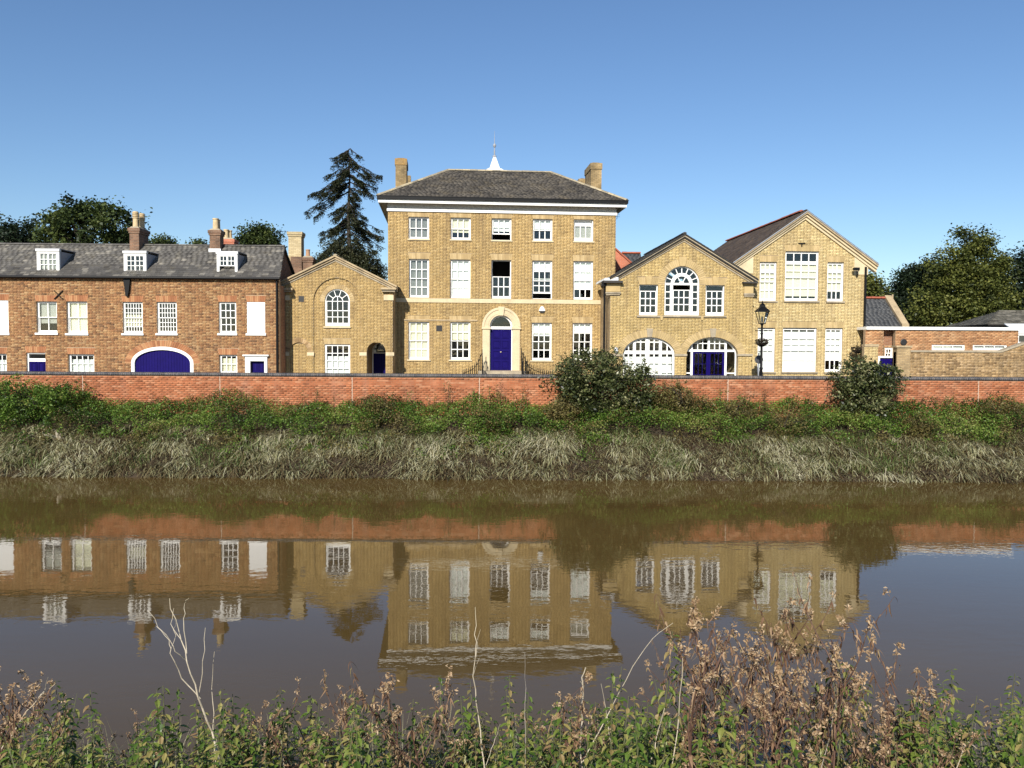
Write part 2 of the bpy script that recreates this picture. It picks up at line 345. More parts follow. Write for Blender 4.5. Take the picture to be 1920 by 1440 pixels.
# ------------------------------------------------------------------ setting: ground, river, street
def ground_sheet():
    xs = [-900, -300, -120, -60] + [x * .75 for x in range(-44, 45)] + [60, 120, 300, 900]
    ys = [-900, -200, -50, -10, -2, 0] + [1 + i * .45 for i in range(0, 21)] + [11, 14, 18, 22, 25] + [26 + i * .3 for i in range(0, 24)] + [33.0, 33.3, 34, 39, 46, 60, 90, 150, 400, 2500]
    ys = sorted(set(round(y, 3) for y in ys))
    V, Fc = [], []
    for y in ys:
        for x in xs:
            sh = .35 * nz(x, 3.1, 0, .35) + .18 * nz(x, 9.7, 0, 1.1) if 20 < y < 32 else 0
            z = gz(y + sh * max(0, min(1, (32.5 - y) / 2)))
            if 1 < y < 9.5 or 27 < y < 32.6: z += .10 * nz(x, y, 1.0, .9)
            V.append((x, y, z))
    n = len(xs)
    for j in range(len(ys) - 1):
        for i in range(n - 1): Fc.append((j * n + i, j * n + i + 1, (j + 1) * n + i + 1, (j + 1) * n + i))
    o = np_obj('ground', V, Fc, 'soil'); tag(o, kind='structure')
ground_sheet()
def grid_sheet(name, x0, x1, y0, y1, z, m, nx=2, ny=2):
    b = MB().poly([(x0, y0, z), (x1, y0, z), (x1, y1, z), (x0, y1, z)]); return tag(b.build(name, m), kind='structure')
grid_sheet('water', -900, 900, 5, 31, 0.0, 'water')
grid_sheet('road', -200, 200, 33.95, 37.2, 1.86, 'asphalt')
tag(MB().box(-200, 200, 37.2, 39.2, 1.7, 1.97).build('pavement', 'paving'), kind='structure')
tag(MB().box(-200, 200, 33.42, 33.95, 1.7, 1.96).build('kerb', 'paving'), kind='structure')
grid_sheet('forecourt', -200, 200, 39.2, 55, 1.9, 'paving')

# ------------------------------------------------------------------ building kit
BASE = 1.9
class Hole:
    def __init__(s, z0, z1, f): s.z0, s.z1, s.f = z0, z1, f
def rect_hole(u0, u1, z0, z1): return Hole(z0, z1, lambda z: (u0, u1))
def arch_hole(cu, spring, rx, rz, z0):           # vertical jambs from z0 to spring, then half ellipse
    def f(z):
        if z <= spring: return (cu - rx, cu + rx)
        t = max(0.0, 1 - ((z - spring) / rz) ** 2) ** .5; return (cu - rx * t, cu + rx * t)
    return Hole(z0, spring + rz, f)
class Bld:
    def __init__(s, name, label, ax, Y, yaw, base=BASE, cat='house'):
        p = at(ax, 650, Y); s.base = base; s.yaw = math.radians(yaw)
        s.o = Vector((p.x, p.y, 0)); s.ud = Vector((math.cos(s.yaw), math.sin(s.yaw), 0)); s.wd = Vector((-math.sin(s.yaw), math.cos(s.yaw), 0))
        s.root = empty(name, (p.x, p.y, base), s.yaw, label, cat); s.holes = []; s.nob = []
    def uv(s, px, py, w=0):
        d = ray(px, py); t = ((s.o + s.wd * w - CAM).dot(s.wd)) / d.dot(s.wd); P = CAM + d * t
        return (P - s.o).dot(s.ud), P.z - s.base
    def u(s, px, py=600, w=0): return s.uv(px, py, w)[0]
    def z(s, px, py, w=0): return s.uv(px, py, w)[1]
    def rect(s, x0, y0, x1, y1, w=0):
        xm, ym = (x0 + x1) / 2, (y0 + y1) / 2
        return s.u(x0, ym, w), s.z(xm, y1, w), s.u(x1, ym, w), s.z(xm, y0, w)
def brick_wall(b, z0, z1, ivf, bm, mm, holes=None, nob=None, w=0.0, thick=.26, bond='flemish', course=.075, breaks=(), name='wall', bricks=True, ind=0, ind_mat=None, zind=None):
    holes = b.holes if holes is None else holes; nob = b.nob if nob is None else nob
    zs = {z0, z1} | {z for z in breaks if z0 < z < z1}
    for h in holes:
        for z in (h.z0, h.z1):
            if z0 < z < z1: zs.add(z)
        if h.f(h.z0) != h.f(h.z1 - 1e-4):
            k = 40
            for i in range(k):
                z = h.z0 + (h.z1 - h.z0) * i / k
                if z0 < z < z1 and h.f(z) != h.f(h.z0): zs.add(z)
            # finer near the crown
            for q in (.985, .993, .998): 
                z = h.z0 + (h.z1 - h.z0) * q
                if z0 < z < z1: zs.add(z)
    zs = sorted(zs); mb = MB()
    for za, zb in zip(zs, zs[1:]):
        if zb - za < 1e-4: continue
        zm = (za + zb) / 2
        act = sorted([h for h in holes if h.z0 < zm < h.z1], key=lambda h: h.f(zm)[0])
        la, ra = ivf(za); lb, rb = ivf(zb)
        cur = (la, lb)
        for h in act:
            a, c = h.f(za + 1e-5), h.f(zb - 1e-5)
            if a[0] > cur[0] + 1e-4 or c[0] > cur[1] + 1e-4: mb.prism([(cur[0], za), (a[0], za), (c[0], zb), (cur[1], zb)], w, w + thick)
            cur = (a[1], c[1])
        if ra > cur[0] + 1e-4: mb.prism([(cur[0], za), (ra, za), (max(rb, cur[1]), zb), (cur[1], zb)], w, w + thick)
    wall = mb.build(name, mm, b.root)
    if not bricks: return wall
    R = []
    rows = int((z1 - z0) / course)
    for r in range(rows):
        a = z0 + r * course; zm = a + course / 2
        l, rr = ivf(zm)
        ex = sorted([h.f(min(max(zm, h.z0), h.z1)) for h in holes + nob if h.z0 - .012 < zm < h.z1 + .012])
        segs, cur = [], l
        for p, q in ex:
            if p > cur: segs.append((cur, min(p, rr)))
            cur = max(cur, q)
        if cur < rr: segs.append((cur, rr))
        for p, q in segs:
            # bond phase is global so that courses line up across openings
            pat = ((.225, .1125) if bond == 'flemish' else (.225,))
            per = sum(pat) + 0.0
            ph = (r % 2) * (per / 2) + (.02 if r % 3 else 0)
            x = math.floor((p - ph) / per) * per + ph; i = 0
            while x < q:
                wd = pat[i % len(pat)]; i += 1
                x0, x1 = max(x, p), min(x + wd - .010, q - .001); x += wd
                if x1 - x0 > .03: R.append((x0 + .001, x1, a + .005, a + course - .005))
    R = np.array(R); n = len(R); jit = NP.uniform(-.002, .002, (n, 4)); R[:, :4] += jit * .8
    front = w - .007 - NP.uniform(0, .005, n)
    sel = np.zeros(n, bool)
    if ind:
        sc = np.abs((R[:, 2] + R[:, 3]) / 2 - zind) + .01 * np.abs((R[:, 0] + R[:, 1]) / 2)
        full = (R[:, 1] - R[:, 0]) > .19
        order = np.argsort(np.where(full, sc, 99)); sel[order[:ind]] = True
        for i in np.where(sel)[0]:
            piece('brick', ind_mat, ((R[i, 0] + R[i, 1]) / 2, front[i] + .02, (R[i, 2] + R[i, 3]) / 2), (R[i, 1] - R[i, 0], .04, R[i, 3] - R[i, 2]), wall)
    Q = R[~sel]; fr = front[~sel]; n = len(Q)
    V = np.zeros((n, 8, 3)); 
    for k, (a, c) in enumerate(((0, 2), (1, 2), (1, 3), (0, 3))):
        V[:, k, 0] = Q[:, a]; V[:, k, 2] = Q[:, c]; V[:, k, 1] = fr + NP.uniform(-.0015, .0015, n)
        V[:, k + 4, 0] = Q[:, a]; V[:, k + 4, 2] = Q[:, c]; V[:, k + 4, 1] = w + .012
    f = np.array([[0, 1, 2, 3], [1, 0, 4, 5], [2, 1, 5, 6], [3, 2, 6, 7], [0, 3, 7, 4]])
    Fq = (np.arange(n)[:, None, None] * 8 + f[None]).reshape(-1, 4)
    o = np_obj('brickwork', V.reshape(-1, 3), Fq, bm, None, wall); tag(o, kind='stuff')
    return wall
def flat_arch(b, u0, u1, z1, m, h=.28, splay=.06, w=0.0):
    n = max(5, int((u1 - u0) / .075)); mb = MB()
    for i in range(n):
        a, c = i / n, (i + 1) / n; g = .004
        B = lambda t: u0 + (u1 - u0) * t
        T = lambda t: (u0 - splay) + (u1 - u0 + 2 * splay) * t
        mb.prism([(B(a) + g, z1), (B(c) - g, z1), (T(c) - g, z1 + h), (T(a) + g, z1 + h)], w - .013 - RD.random() * .003, w + .05)
    o = mb.build('brick_arch', m, b.root); b.nob.append(Hole(z1, z1 + h, lambda z: (u0 - splay * (z - z1) / h, u1 + splay * (z - z1) / h))); return o
def ring_arch(b, cu, cz, rx, rz, t, m, n=26, w=0.0, a0=0.0, a1=math.pi):
    mb = MB(); 
    for i in range(n):
        p, q = a0 + (a1 - a0) * (i + .06) / n, a0 + (a1 - a0) * (i + .94) / n
        P = lambda o, a: (cu + (rx + o) * math.cos(a), cz + (rz + o) * math.sin(a))
        mb.prism([P(0, p), P(t, p), P(t, q), P(0, q)], w - .013 - RD.random() * .003, w + .05)
    o = mb.build('brick_arch', m, b.root); b.nob.append(arch_hole(cu, cz, rx + t, rz + t, cz)); return o

def pane(win, u0, u1, z0, z1, w):
    piece('pane', 'glass', ((u0 + u1) / 2, w, (z0 + z1) / 2), (u1 - u0, .005, z1 - z0), win, (RD.uniform(-.006, .006), 0, RD.uniform(-.006, .006)))
def sash_leaf(mb, panes, u0, u1, z0, z1, cols, rows, w, st=.045, top=.04, bot=.045, bar=.032, t=.045):
    mb.box(u0, u0 + st, w, w + t, z0, z1); mb.box(u1 - st, u1, w, w + t, z0, z1)
    a, c = u0 + st, u1 - st; lo, hi = z0 + bot, z1 - top
    mb.box(a, c, w + .001, w + t, z0, lo); mb.box(a, c, w + .001, w + t, hi, z1)
    pw, ph = (c - a) / cols, (hi - lo) / rows
    for i in range(1, cols): mb.box(a + pw * i - bar / 2, a + pw * i + bar / 2, w + .005, w + t - .005, lo, hi)
    for j in range(1, rows): mb.box(a, c, w + .007, w + t - .007, lo + ph * j - bar / 2, lo + ph * j + bar / 2)
    for i in range(cols):
        for j in range(rows): panes.append((a + pw * i, a + pw * (i + 1), lo + ph * j, lo + ph * (j + 1), w + t * .6))
def sash_window(b, x0, y0, x1, y1, cols, rows, leaves=None, blind=None, sill='white_paint', deep=.115, bar=.036, frame=.045, sill_h=.09, sill_out=.07, fine=False, back=None, hole=True, w=0.0, label=None, side=.05):
    u0, z0, u1, z1 = b.rect(x0, y0, x1, y1, w)
    if hole: b.holes.append(rect_hole(u0, u1, z0, z1))
    mb = MB(); P = []; d = w + deep
    mb.box(u0, u0 + frame, d, d + .12, z0, z1); mb.box(u1 - frame, u1, d, d + .12, z0, z1)
    mb.box(u0 + frame, u1 - frame, d + .001, d + .12, z1 - frame, z1); mb.box(u0 + frame, u1 - frame, d + .001, d + .12, z0, z0 + frame * .7)
    a, c, lo, hi = u0 + frame, u1 - frame, z0 + frame * .7, z1 - frame
    if leaves is None:
        mid = (lo + hi) / 2; leaves = [(mid - .02, hi, cols, rows - rows // 2, .012, .04), (lo, mid + .02, cols, rows // 2, .06, .085)] if rows > 1 else [(lo, hi, cols, rows, .02, .08)]
    else:
        leaves = [(b.z((x0 + x1) / 2, yb, w), b.z((x0 + x1) / 2, yt, w), cl, rw, off, bt) for yt, yb, cl, rw, off, bt in leaves]
    for za, zb, cl, rw, off, bt in leaves: sash_leaf(mb, P, a, c, za, zb, cl, rw, d + off, bot=bt, bar=bar)
    win = mb.build('window', 'white_paint', b.root)
    if label: win['label'] = label
    if fine:
        g = MB()
        for p in P: g.box(p[0], p[1], p[4], p[4] + .004, p[2], p[3])
        tag(g.build('panes', 'glass', win), kind='stuff')
    else:
        for p in P: pane(win, *p)
    if sill:
        MB().box(u0 - side, u1 + side, w - sill_out, d + .02, z0 - sill_h, z0 - .001).build('sill', sill, win)
        b.nob.append(rect_hole(u0 - side, u1 + side, z0 - sill_h, z0))
    for k, (m, yt, yb) in enumerate(blind or []):
        zt = hi if yt is None else b.z((x0 + x1) / 2, yt, w); zb = lo if yb is None else b.z((x0 + x1) / 2, yb, w)
        MB().box(a + .015, c - .015, d + .135 + .02 * k, d + .142 + .02 * k, zb, zt).build('blind', m, win)
    return (u0, z0, u1, z1), win
def slates(b_root, A, B, C, D, m, wd=.26, ex=.19, name='roof', ind=0, ind_mat=None, deck=True, bounds=None):
    """A,B eave corners (left, right), C,D ridge corners (right, left), local coordinates."""
    A, B, C, D = map(Vector, (A, B, C, D))
    nrm = (B - A).cross(D - A).normalized()
    if nrm.z < 0: nrm = -nrm
    dk = MB(); off = nrm * -.02
    top = [A + off, B + off, C + off, D + off]; bot = [p - nrm * .06 for p in top]
    dk.hexa([*bot, *top]); roof = dk.build(name, 'deck', b_root)
    E = (B - A).normalized(); S = nrm.cross(E)
    if S.z < 0: S = -S
    H = (D - A).dot(S); rows = int(round(H / ex)); ex = H / rows
    xl = lambda t: (D - A).dot(E) * t; xr = lambda t: (B - A).dot(E) + ((C - B).dot(E)) * t
    L = []
    for r in range(rows):
        t0, t1 = r / rows, (r + 1) / rows
        l, rt = (xl(t0) + xl(t1)) / 2, (xr(t0) + xr(t1)) / 2
        x = l - (wd / 2 if r % 2 else 0)
        x -= RD.uniform(0, wd)
        while x < rt:
            ww = wd * RD.uniform(.82, 1.18)
            a, c = max(x, l), min(x + ww - .005, rt); x += ww
            if c - a > .03: L.append((a, c, r))
    V = []; n = 0; Fc = []; cnt = 0
    from_low = sorted(range(len(L)), key=lambda i: L[i][2])
    chosen = set()
    if ind:
        ok = [i for i in from_low if L[i][1] - L[i][0] > wd * .8 and (bounds is None or bounds[0] < L[i][0] < bounds[1])]
        chosen = set(ok[:ind])
    vx = Matrix((E, S, nrm)).transposed()
    for i, (a, c, r) in enumerate(L):
        y0 = r * ex - .015 + RD.uniform(-.008, .008); y1 = (r + 1) * ex + .05
        lift = .011 + RD.uniform(0, .004); tw = RD.uniform(-.002, .002)
        if i in chosen:
            o = bpy.data.objects.new('slate', unit_box(ind_mat))
            mt = vx.to_4x4(); mt.translation = A + E * ((a + c) / 2) + S * ((y0 + y1) / 2) + nrm * (lift * .55)
            o.matrix_local = mt @ Matrix.Rotation(-lift / (y1 - y0) * 1.0, 4, 'X') @ Matrix.Diagonal((c - a, y1 - y0, .008, 1))
            link(o, roof); continue
        for q, h in (((a, y0), lift - .008), ((c, y0), lift - .008 + tw), ((c, y1), -.006), ((a, y1), -.006), ((a, y0), lift), ((c, y0), lift + tw), ((c, y1), .002), ((a, y1), .002)):
            V.append(A + E * q[0] + S * q[1] + nrm * h)
        k = n * 8; Fc += [(k + 4, k + 5, k + 6, k + 7), (k, k + 1, k + 5, k + 4), (k + 1, k + 2, k + 6, k + 5), (k + 3, k, k + 4, k + 7)]; n += 1
    if n: tag(np_obj('slates', [tuple(v) for v in V], Fc, m, None, roof), kind='stuff')
    return roof
def ridge_tiles(parent, p, q, m, r=.11, ln=.4, name='ridge_tiles'):
    p, q = Vector(p), Vector(q); L = (q - p).length; n = max(1, int(L / ln)); mb = MB(); d = (q - p) / n
    s = d.normalized().cross(Vector((0, 0, 1))).normalized(); u = s.cross(d.normalized())
    for i in range(n):
        a, c = p + d * (i + .01), p + d * (i + .985); k = len(mb.v); rr = r * RD.uniform(.93, 1.07)
        for e in (a, c):
            for j in range(6):
                t = math.pi * j / 5; mb.v.append(tuple(e + s * (rr * math.cos(t)) + u * (rr * .75 * math.sin(t) - .02)))
        for j in range(5): mb.f.append((k + j, k + j + 1, k + 7 + j, k + 6 + j))
        mb.f.append(tuple(k + j for j in range(6))); mb.f.append(tuple(k + 6 + j for j in range(5, -1, -1)))
    return mb.build(name, m, parent)
def chimney_stack(parent, u0, u1, w0, w1, z0, z1, m, pots=(), pot_m='pot_buff', name='chimney', corbel=True, top_m=None):
    mb = MB().box(u0, u1, w0, w1, z0, z1)
    if corbel:
        mb.box(u0 - .04, u1 + .04, w0 - .04, w1 + .04, z1 - .24, z1 - .14).box(u0 - .07, u1 + .07, w0 - .07, w1 + .07, z1 - .139, z1 + .01)
    o = mb.build(name, m, parent)
    if pots: MB().hexa([(u0 - .02, w0 - .02, z1 + .011), (u1 + .02, w0 - .02, z1 + .011), (u1 + .02, w1 + .02, z1 + .011), (u0 - .02, w1 + .02, z1 + .011), (u0 + .06, w0 + .06, z1 + .10), (u1 - .06, w0 + .06, z1 + .10), (u1 - .06, w1 - .06, z1 + .10), (u0 + .06, w1 - .06, z1 + .10)]).build('flaunching', 'stone_grey', o)
    for cu, cw, r, h, kind in pots:
        if kind == 'louvre':
            pr = [(r, 0), (r * .86, .06), (r * .8, h * .55)]
            for k in range(4): z = h * (.58 + .1 * k); pr += [(r * 1.05, z), (r * 1.05, z + h * .045), (r * .8, z + h * .05), (r * .8, z + h * .1)]
        else: pr = [(r, 0), (r * .92, .05), (r * .82, h * .88), (r * .98, h * .9), (r * .98, h), (r * .7, h), (r * .68, h * .92)]
        MB().lathe((cu, cw, z1 + .06), pr, 14).build('chimney_pot', pot_m, o, False)
    return o
def shell(b, u0, u1, z1, depth, m, w=.27, t=.25, inner=True, z0=0.0):
    MB().box(u0, u0 + t, w, depth, z0, z1).box(u1 - t, u1, w, depth, z0, z1).box(u0 + t, u1 - t, depth - t, depth, z0, z1).build('side_wall', m, b.root)
    if inner: MB().box(u0 + t, u1 - t, w + 3.2, w + 3.3, z0, z1).build('inner_wall', 'interior', b.root)

# ================================================================== long brick house on the left
L = Bld('brick_house', 'long red-brown brick house with grey slate roof and three white dormers', 260, 39.7, 1.0)
lz0 = -.1; lu0, lu1 = L.u(-170), L.u(523.5)
lzE = L.z(260, 521)
GR = 757                                      # a pixel row safely below street level
def lwin(x0, y0, x1, y1, cols, rows, **k):
    r, wn = sash_window(L, x0, y0, x1, y1, cols, rows, **k); flat_arch(L, r[0], r[2], r[3], 'arch_red', h=.29); return r, wn
def panel(x0, y0, x1, y1):
    u0, z0, u1, z1 = L.rect(x0, y0, x1, y1); L.holes.append(rect_hole(u0, u1, z0, z1))
    o = MB().box(u0, u1, .02, .06, z0, z1).build('blind_window_panel', 'white_paint', L.root)
    MB().box(u0 - .05, u1 + .05, -.06, .05, z0 - .1, z0 - .001).build('sill', 'white_paint', o); L.nob.append(rect_hole(u0 - .05, u1 + .05, z0 - .1, z0))
    flat_arch(L, u0, u1, z1, 'arch_red', h=.29)
panel(-24, 563, 16, 624)
lwin(68, 565, 107, 624, 2, 2, blind=[('blind_grey', None, 606)], deep=.11)
lwin(124.5, 565, 164, 625, 2, 2, blind=[('blind_cream', None, None)], deep=.11)
lwin(230, 566, 267.5, 625, 6, 6, fine=True, bar=.027, deep=.09, blind=[('blind_cream', 590, 612)])
lwin(294, 566, 331.5, 625, 6, 6, fine=True, bar=.027, deep=.09)
lwin(410, 566, 443, 625, 3, 4, deep=.09)
panel(463, 566, 497, 625)
lwin(-26, 663, 13, 730, 4, 4, blind=[('blind_white', 675, None)])
lwin(128, 664, 177, 730, 4, 4, blind=[('blind_white', 674, None)])
lwin(411, 665, 445, 730, 3, 4, blind=[('blind_cream', 672, None)])
# plain door with a toplight
def panel_door(b, u0, u1, z0, z1, w, rows=3, knob=None):
    d = MB().box(u0, u1, w, w + .05, z0, z1).build('door', 'blue_paint', b.root)
    ph = (z1 - z0) / rows; mw = (u1 - u0)
    for r in range(rows):
        for k in (0, 1):
            a = u0 + mw * (.12 + .42 * k); c = a + mw * .34
            q = MB(); zA, zB = z0 + ph * r + .07, z0 + ph * (r + 1) - .05
            q.box(a, c, w - .03, w - .001, zA, zA + .03).box(a, c, w - .03, w - .001, zB - .03, zB).box(a, a + .03, w - .03, w - .001, zA + .03, zB - .03).box(c - .03, c, w - .03, w - .001, zA + .03, zB - .03)
            q.box(a + .06, c - .06, w - .02, w - .001, zA + .06, zB - .06)
            q.build('door_panel', 'blue_paint', d)
    MB().lathe((0, 0, 0), [(.03, -.03), (.04, 0), (.02, .02)], 8).build('handle', 'stone', d).location = ((u0 + u1) / 2, w - .03, z0 + (z1 - z0) * .45)
    return d
u0, z0, u1, z1 = L.rect(50, 661, 86, 745); z0 = 0
L.holes.append(rect_hole(u0, u1, z0, z1)); flat_arch(L, u0, u1, z1, 'arch_red', h=.29)
fr = MB(); fr.box(u0, u0 + .07, .08, .2, z0, z1).box(u1 - .03, u1, .08, .2, z0, z1).box(u0 + .07, u1 - .03, .081, .2, z1 - .07, z1)
zt, zb = L.z(68, 672), L.z(68, 678); fr.box(u0 + .07, u1 - .03, .079, .2, zb, zt); f = fr.build('door_frame', 'white_paint', L.root)
pane(f, u0 + .07, u1 - .03, zt, z1 - .07, .15); panel_door(L, u0 + .07, u1 - .03, z0, zb, .12)
# carriage arch with blue gates in a white frame
cu = L.u(303.5); rx = (L.u(362) - L.u(245)) / 2; zs = L.z(303, 681); rz = L.z(303, 650) - zs; z0 = 0
L.holes.append(arch_hole(cu, zs, rx, rz, 0)); ring_arch(L, cu, zs, rx, rz, .30, 'arch_red', n=46)
fw = .155
g = MB()
for i in range(32):
    p, q = math.pi * i / 32, math.pi * (i + 1) / 32; P = lambda o, a: (cu + (rx - o) * math.cos(a), zs + (rz - o) * math.sin(a))
    g.prism([P(fw, p), P(0, p), P(0, q), P(fw, q)], -.02, .12)
g.box(cu - rx, cu - rx + fw, -.02, .12, 0, zs).box(cu + rx - fw, cu + rx, -.02, .12, 0, zs); g.build('gate_frame', 'white_paint', L.root)
for s in (-1, 1):                                   # two leaves of upright boards
    leaf = MB().box(min(cu, cu + s * (rx - fw)), max(cu, cu + s * (rx - fw)), .10, .12, 0, zs - .001).build('gate', 'blue_paint', L.root)
    n = 10
    for i in range(n):
        a, c = (rx - fw) * i / n, (rx - fw) * (i + 1) / n; hh = lambda x: zs + (rz - fw) * max(0, 1 - (x / (rx - fw)) ** 2) ** .5
        MB().prism([(cu + s * (a + .004), 0), (cu + s * (c - .004), 0), (cu + s * (c - .004), hh(c - .004)), (cu + s * (a + .004), hh(a + .004))], .075 + RD.random() * .004, .0995).build('board', 'blue_paint', leaf)
# door in a white surround
u0, _, u1, z1 = L.rect(458, 665, 504, 745); iu0, iu1, iz = L.u(469), L.u(495.5), L.z(482, 677)
L.holes.append(rect_hole(iu0, iu1, 0, iz)); L.nob.append(rect_hole(u0 + .05, u1 - .05, 0, z1))
s_ = MB().box(u0 + .06, iu0, -.06, .2, 0, iz).box(iu1, u1 - .06, -.06, .2, 0, iz).box(u0 + .06, u1 - .06, -.065, .2, iz, z1 - .07).box(u0 - .03, u1 + .03, -.16, .2, z1 - .069, z1)
s_.build('door_surround', 'white_paint', L.root); panel_door(L, iu0, iu1, 0, iz, .17)
brick_wall(L, lz0, lzE, lambda z: (lu0, lu1), 'brick_red', 'mortar_red')
shell(L, lu0, lu1, lzE - .3, 5.0, 'side_red')
# eaves, roof
we, wr = -.16, 2.4
zE, zR = L.z(260, 518.5, we), L.z(260, 459.5, wr)
eR, rR = L.u(525, 521, we), L.u(534, 461.5, wr)
rf = slates(L.root, (lu0, we, zE), (eR, we, zE), (rR, wr, zR), (lu0, wr, zR), 'slate', ind=300, ind_mat='slate_object', bounds=(L.u(0) - lu0, 99))
slates(L.root, (eR - .3, 5.0, zE), (lu0, 5.0, zE), (lu0, wr, zR), (rR, wr, zR), 'slate', name='rear_roof')
ridge_tiles(rf, (lu0, wr, zR + .01), (rR, wr, zR + .01), 'slate', r=.10)
q = MB()
for k in (0, -.2): q.poly([(eR - .12 + k, .02, zE - .08), (rR - .1 + k, wr, zR - .1), (eR - .42 + k, 4.9, zE - .1), (lu1 + k, 4.9, 0), (lu1 + k, .27, 0)])
q.build('gable_end', 'side_red', L.root)
MB().box(lu0, lu1 - .01, we - .0, .02, lzE - .02, zE - .085).build('eaves_board', 'black_paint', L.root)
MB().tube([(lu0, we - .06, zE - .05), (eR, we - .06, zE - .05)], .065, 8).build('gutter', 'black_metal', L.root)
hp = [L.uv(*p) for p in ((233, 523), (246, 523), (244, 543), (241.5, 556), (237.5, 556), (236, 543))]
MB().prism(hp, -.14, -.01).build('rain_hopper', 'black_metal', L.root)
MB().tube([(lu1 - .09, -.08, zE - .1), (lu1 - .09, -.08, 0)], .05, 8).build('downpipe', 'black_metal', L.root)
c0 = L.uv(110.5, 553); tie = MB()
for s in (-1, 1): tie.prism([(c0[0] - .2, c0[1] - .2 * s - .022), (c0[0] - .2, c0[1] - .2 * s + .022), (c0[0] + .2, c0[1] + .2 * s + .022), (c0[0] + .2, c0[1] + .2 * s - .022)], -.075 - .012 * (s > 0), -.03)
tie.build('tie_plate', 'black_metal', L.root)
sl_ = (zR - zE) / (wr - we); roofz = lambda w: zE + sl_ * (w - we)
def dormer(x0, y0, x1, y1, state):
    w = .26; u0, z0, u1, z1 = L.rect(x0, y0, x1, y1, w)
    wb = we + (z1 - zE) / sl_
    d = MB(); f = .12
    d.box(u0, u0 + f, w, w + .12, z0, z1 - .1).box(u1 - f, u1, w, w + .12, z0, z1 - .1).box(u0 + f, u1 - f, w + .001, w + .12, z1 - .2, z1 - .1).box(u0 + f, u1 - f, w + .001, w + .12, z0, z0 + .09)
    d.box(u0 - .03, u1 + .03, w - .05, w + .14, z1 - .099, z1)
    P = []; a, c, lo, hi = u0 + f, u1 - f, z0 + .09, z1 - .2; m = (a + c) / 2
    if state == 'open':
        lo2 = lo + (hi - lo) * .36; sash_leaf(d, P, a, m, lo2, hi, 2, 2, w + .03, .04, .03, .04, .03); sash_leaf(d, P, m, c, lo2, hi, 2, 2, w + .03, .04, .03, .04, .03)
    else:
        sash_leaf(d, P, a, m, lo, hi, 2, 3, w + .03, .035, .03, .04, .03); sash_leaf(d, P, m, c, lo, hi, 2, 3, w + .03, .035, .03, .04, .03)
    o = d.build('dormer', 'white_paint', L.root)
    g = MB()
    for p in P: g.box(p[0], p[1], p[4], p[4] + .004, p[2], p[3])
    tag(g.build('panes', 'glass', o), kind='stuff')
    if state == 'blind': MB().box(a, c, w + .11, w + .115, lo, hi).build('blind', 'blind_grey', o)
    ck = MB()
    for a, c in ((u0, u0 + .05), (u1 - .05, u1)):
        pr = [(w + .121, z0 - .06), (w + .121, z1 - .1), (wb, z1 - .1)]; b0 = len(ck.v)
        ck.v += [(a, *p) for p in pr] + [(c, *p) for p in pr]
        ck.f += [(b0, b0 + 1, b0 + 2), (b0 + 5, b0 + 4, b0 + 3), (b0, b0 + 3, b0 + 4, b0 + 1), (b0 + 1, b0 + 4, b0 + 5, b0 + 2), (b0 + 2, b0 + 5, b0 + 3, b0)]
    ck.build('cheek', 'lead', o)
    MB().box(u0 - .05, u1 + .05, w - .02, wb + .05, z1 + .001, z1 + .03).build('dormer_roof', 'lead', o)
dormer(69, 467, 111, 511, 'blind'); dormer(232, 471, 274, 512, 'shut'); dormer(406.5, 472, 445, 513, 'open')
def lchim(x0, x1, yt, yb, w, dp, pots, m='stack_brown'):
    u0, zb, u1, zt = L.rect(x0, yt, x1, yb, w); return chimney_stack(L.root, u0, u1, w, w + dp, zb - 1.2, zt, m, [(L.u(px, 420, w + dw), w + dw, r, h, k) for px, dw, r, h, k in pots])
lchim(243, 260.5, 428, 470, 1.9, 1.15, [(254.5, .25, .16, .82, 'louvre'), (266.5, .85, .15, .82, 'louvre')])
c2 = lchim(393, 412.5, 432, 468, 1.9, .55, [(404.5, .2, .16, .56, 'plain'), (408.5, .45, .13, .54, 'plain')])
a_, b_, c_, d_ = L.rect(391, 466, 414, 475, 1.86); MB().box(a_, c_, 1.86, 1.9, b_, d_).build('flashing', 'lead_white', c2)
a_, b_, c_, d_ = L.rect(419, 449, 438, 475, 5.4); chimney_stack(L.root, a_, c_, 5.4, 6.0, b_ - 1, d_, 'stack_red', [(L.u(424, 440, 5.6), 5.6, .15, .5, 'plain'), (L.u(431, 440, 5.8), 5.8, .13, .48, 'plain')])

# ================================================================== gabled brick house with an arched window
C = Bld('gabled_house', 'small yellow brick gabled house with one tall arched window and arched doorway', 630, 41.1, 2.0)
cuL, cuR = C.u(522, 620), C.u(736.5, 620); czE = C.z(737, 541); cuA = (cuL + cuR) / 2; czA = C.z(629, 488)
def gable(uL, uR, zE, uA, zA):
    def f(z):
        if z <= zE: return (uL, uR)
        t = min(1, (z - zE) / (zA - zE)); return (uL + (uA - uL) * t, uR + (uA - uR) * t)
    return f
pcu = C.u(632); prx = (C.u(676) - C.u(588)) / 2; psp = C.z(632, 521) - prx
dcu = C.u(705.5, 660); drx = (C.u(723, 660) - C.u(688, 660)) / 2; dsp = C.z(705, 641.5) - drx
ncu = C.u(560, 660); nrx = (C.u(577, 660) - C.u(543, 660)) / 2; nsp = C.z(560, 642) - nrx
panel_h, door_h, niche_h = arch_hole(pcu, psp, prx, prx, 0), arch_hole(dcu, dsp, drx, drx, 0), arch_hole(ncu, nsp, nrx, nrx, 0)
vu0, vz0, vu1, vz1 = C.rect(560, 555, 570, 566)
MB().box(vu0, vu1, -.02, .02, vz0, vz1).build('vent', 'black_paint', C.root)
gf = gable(cuL, cuR, czE, cuA, czA)
ring_arch(C, ncu, nsp, nrx, nrx, .22, 'brick_garden', n=18)
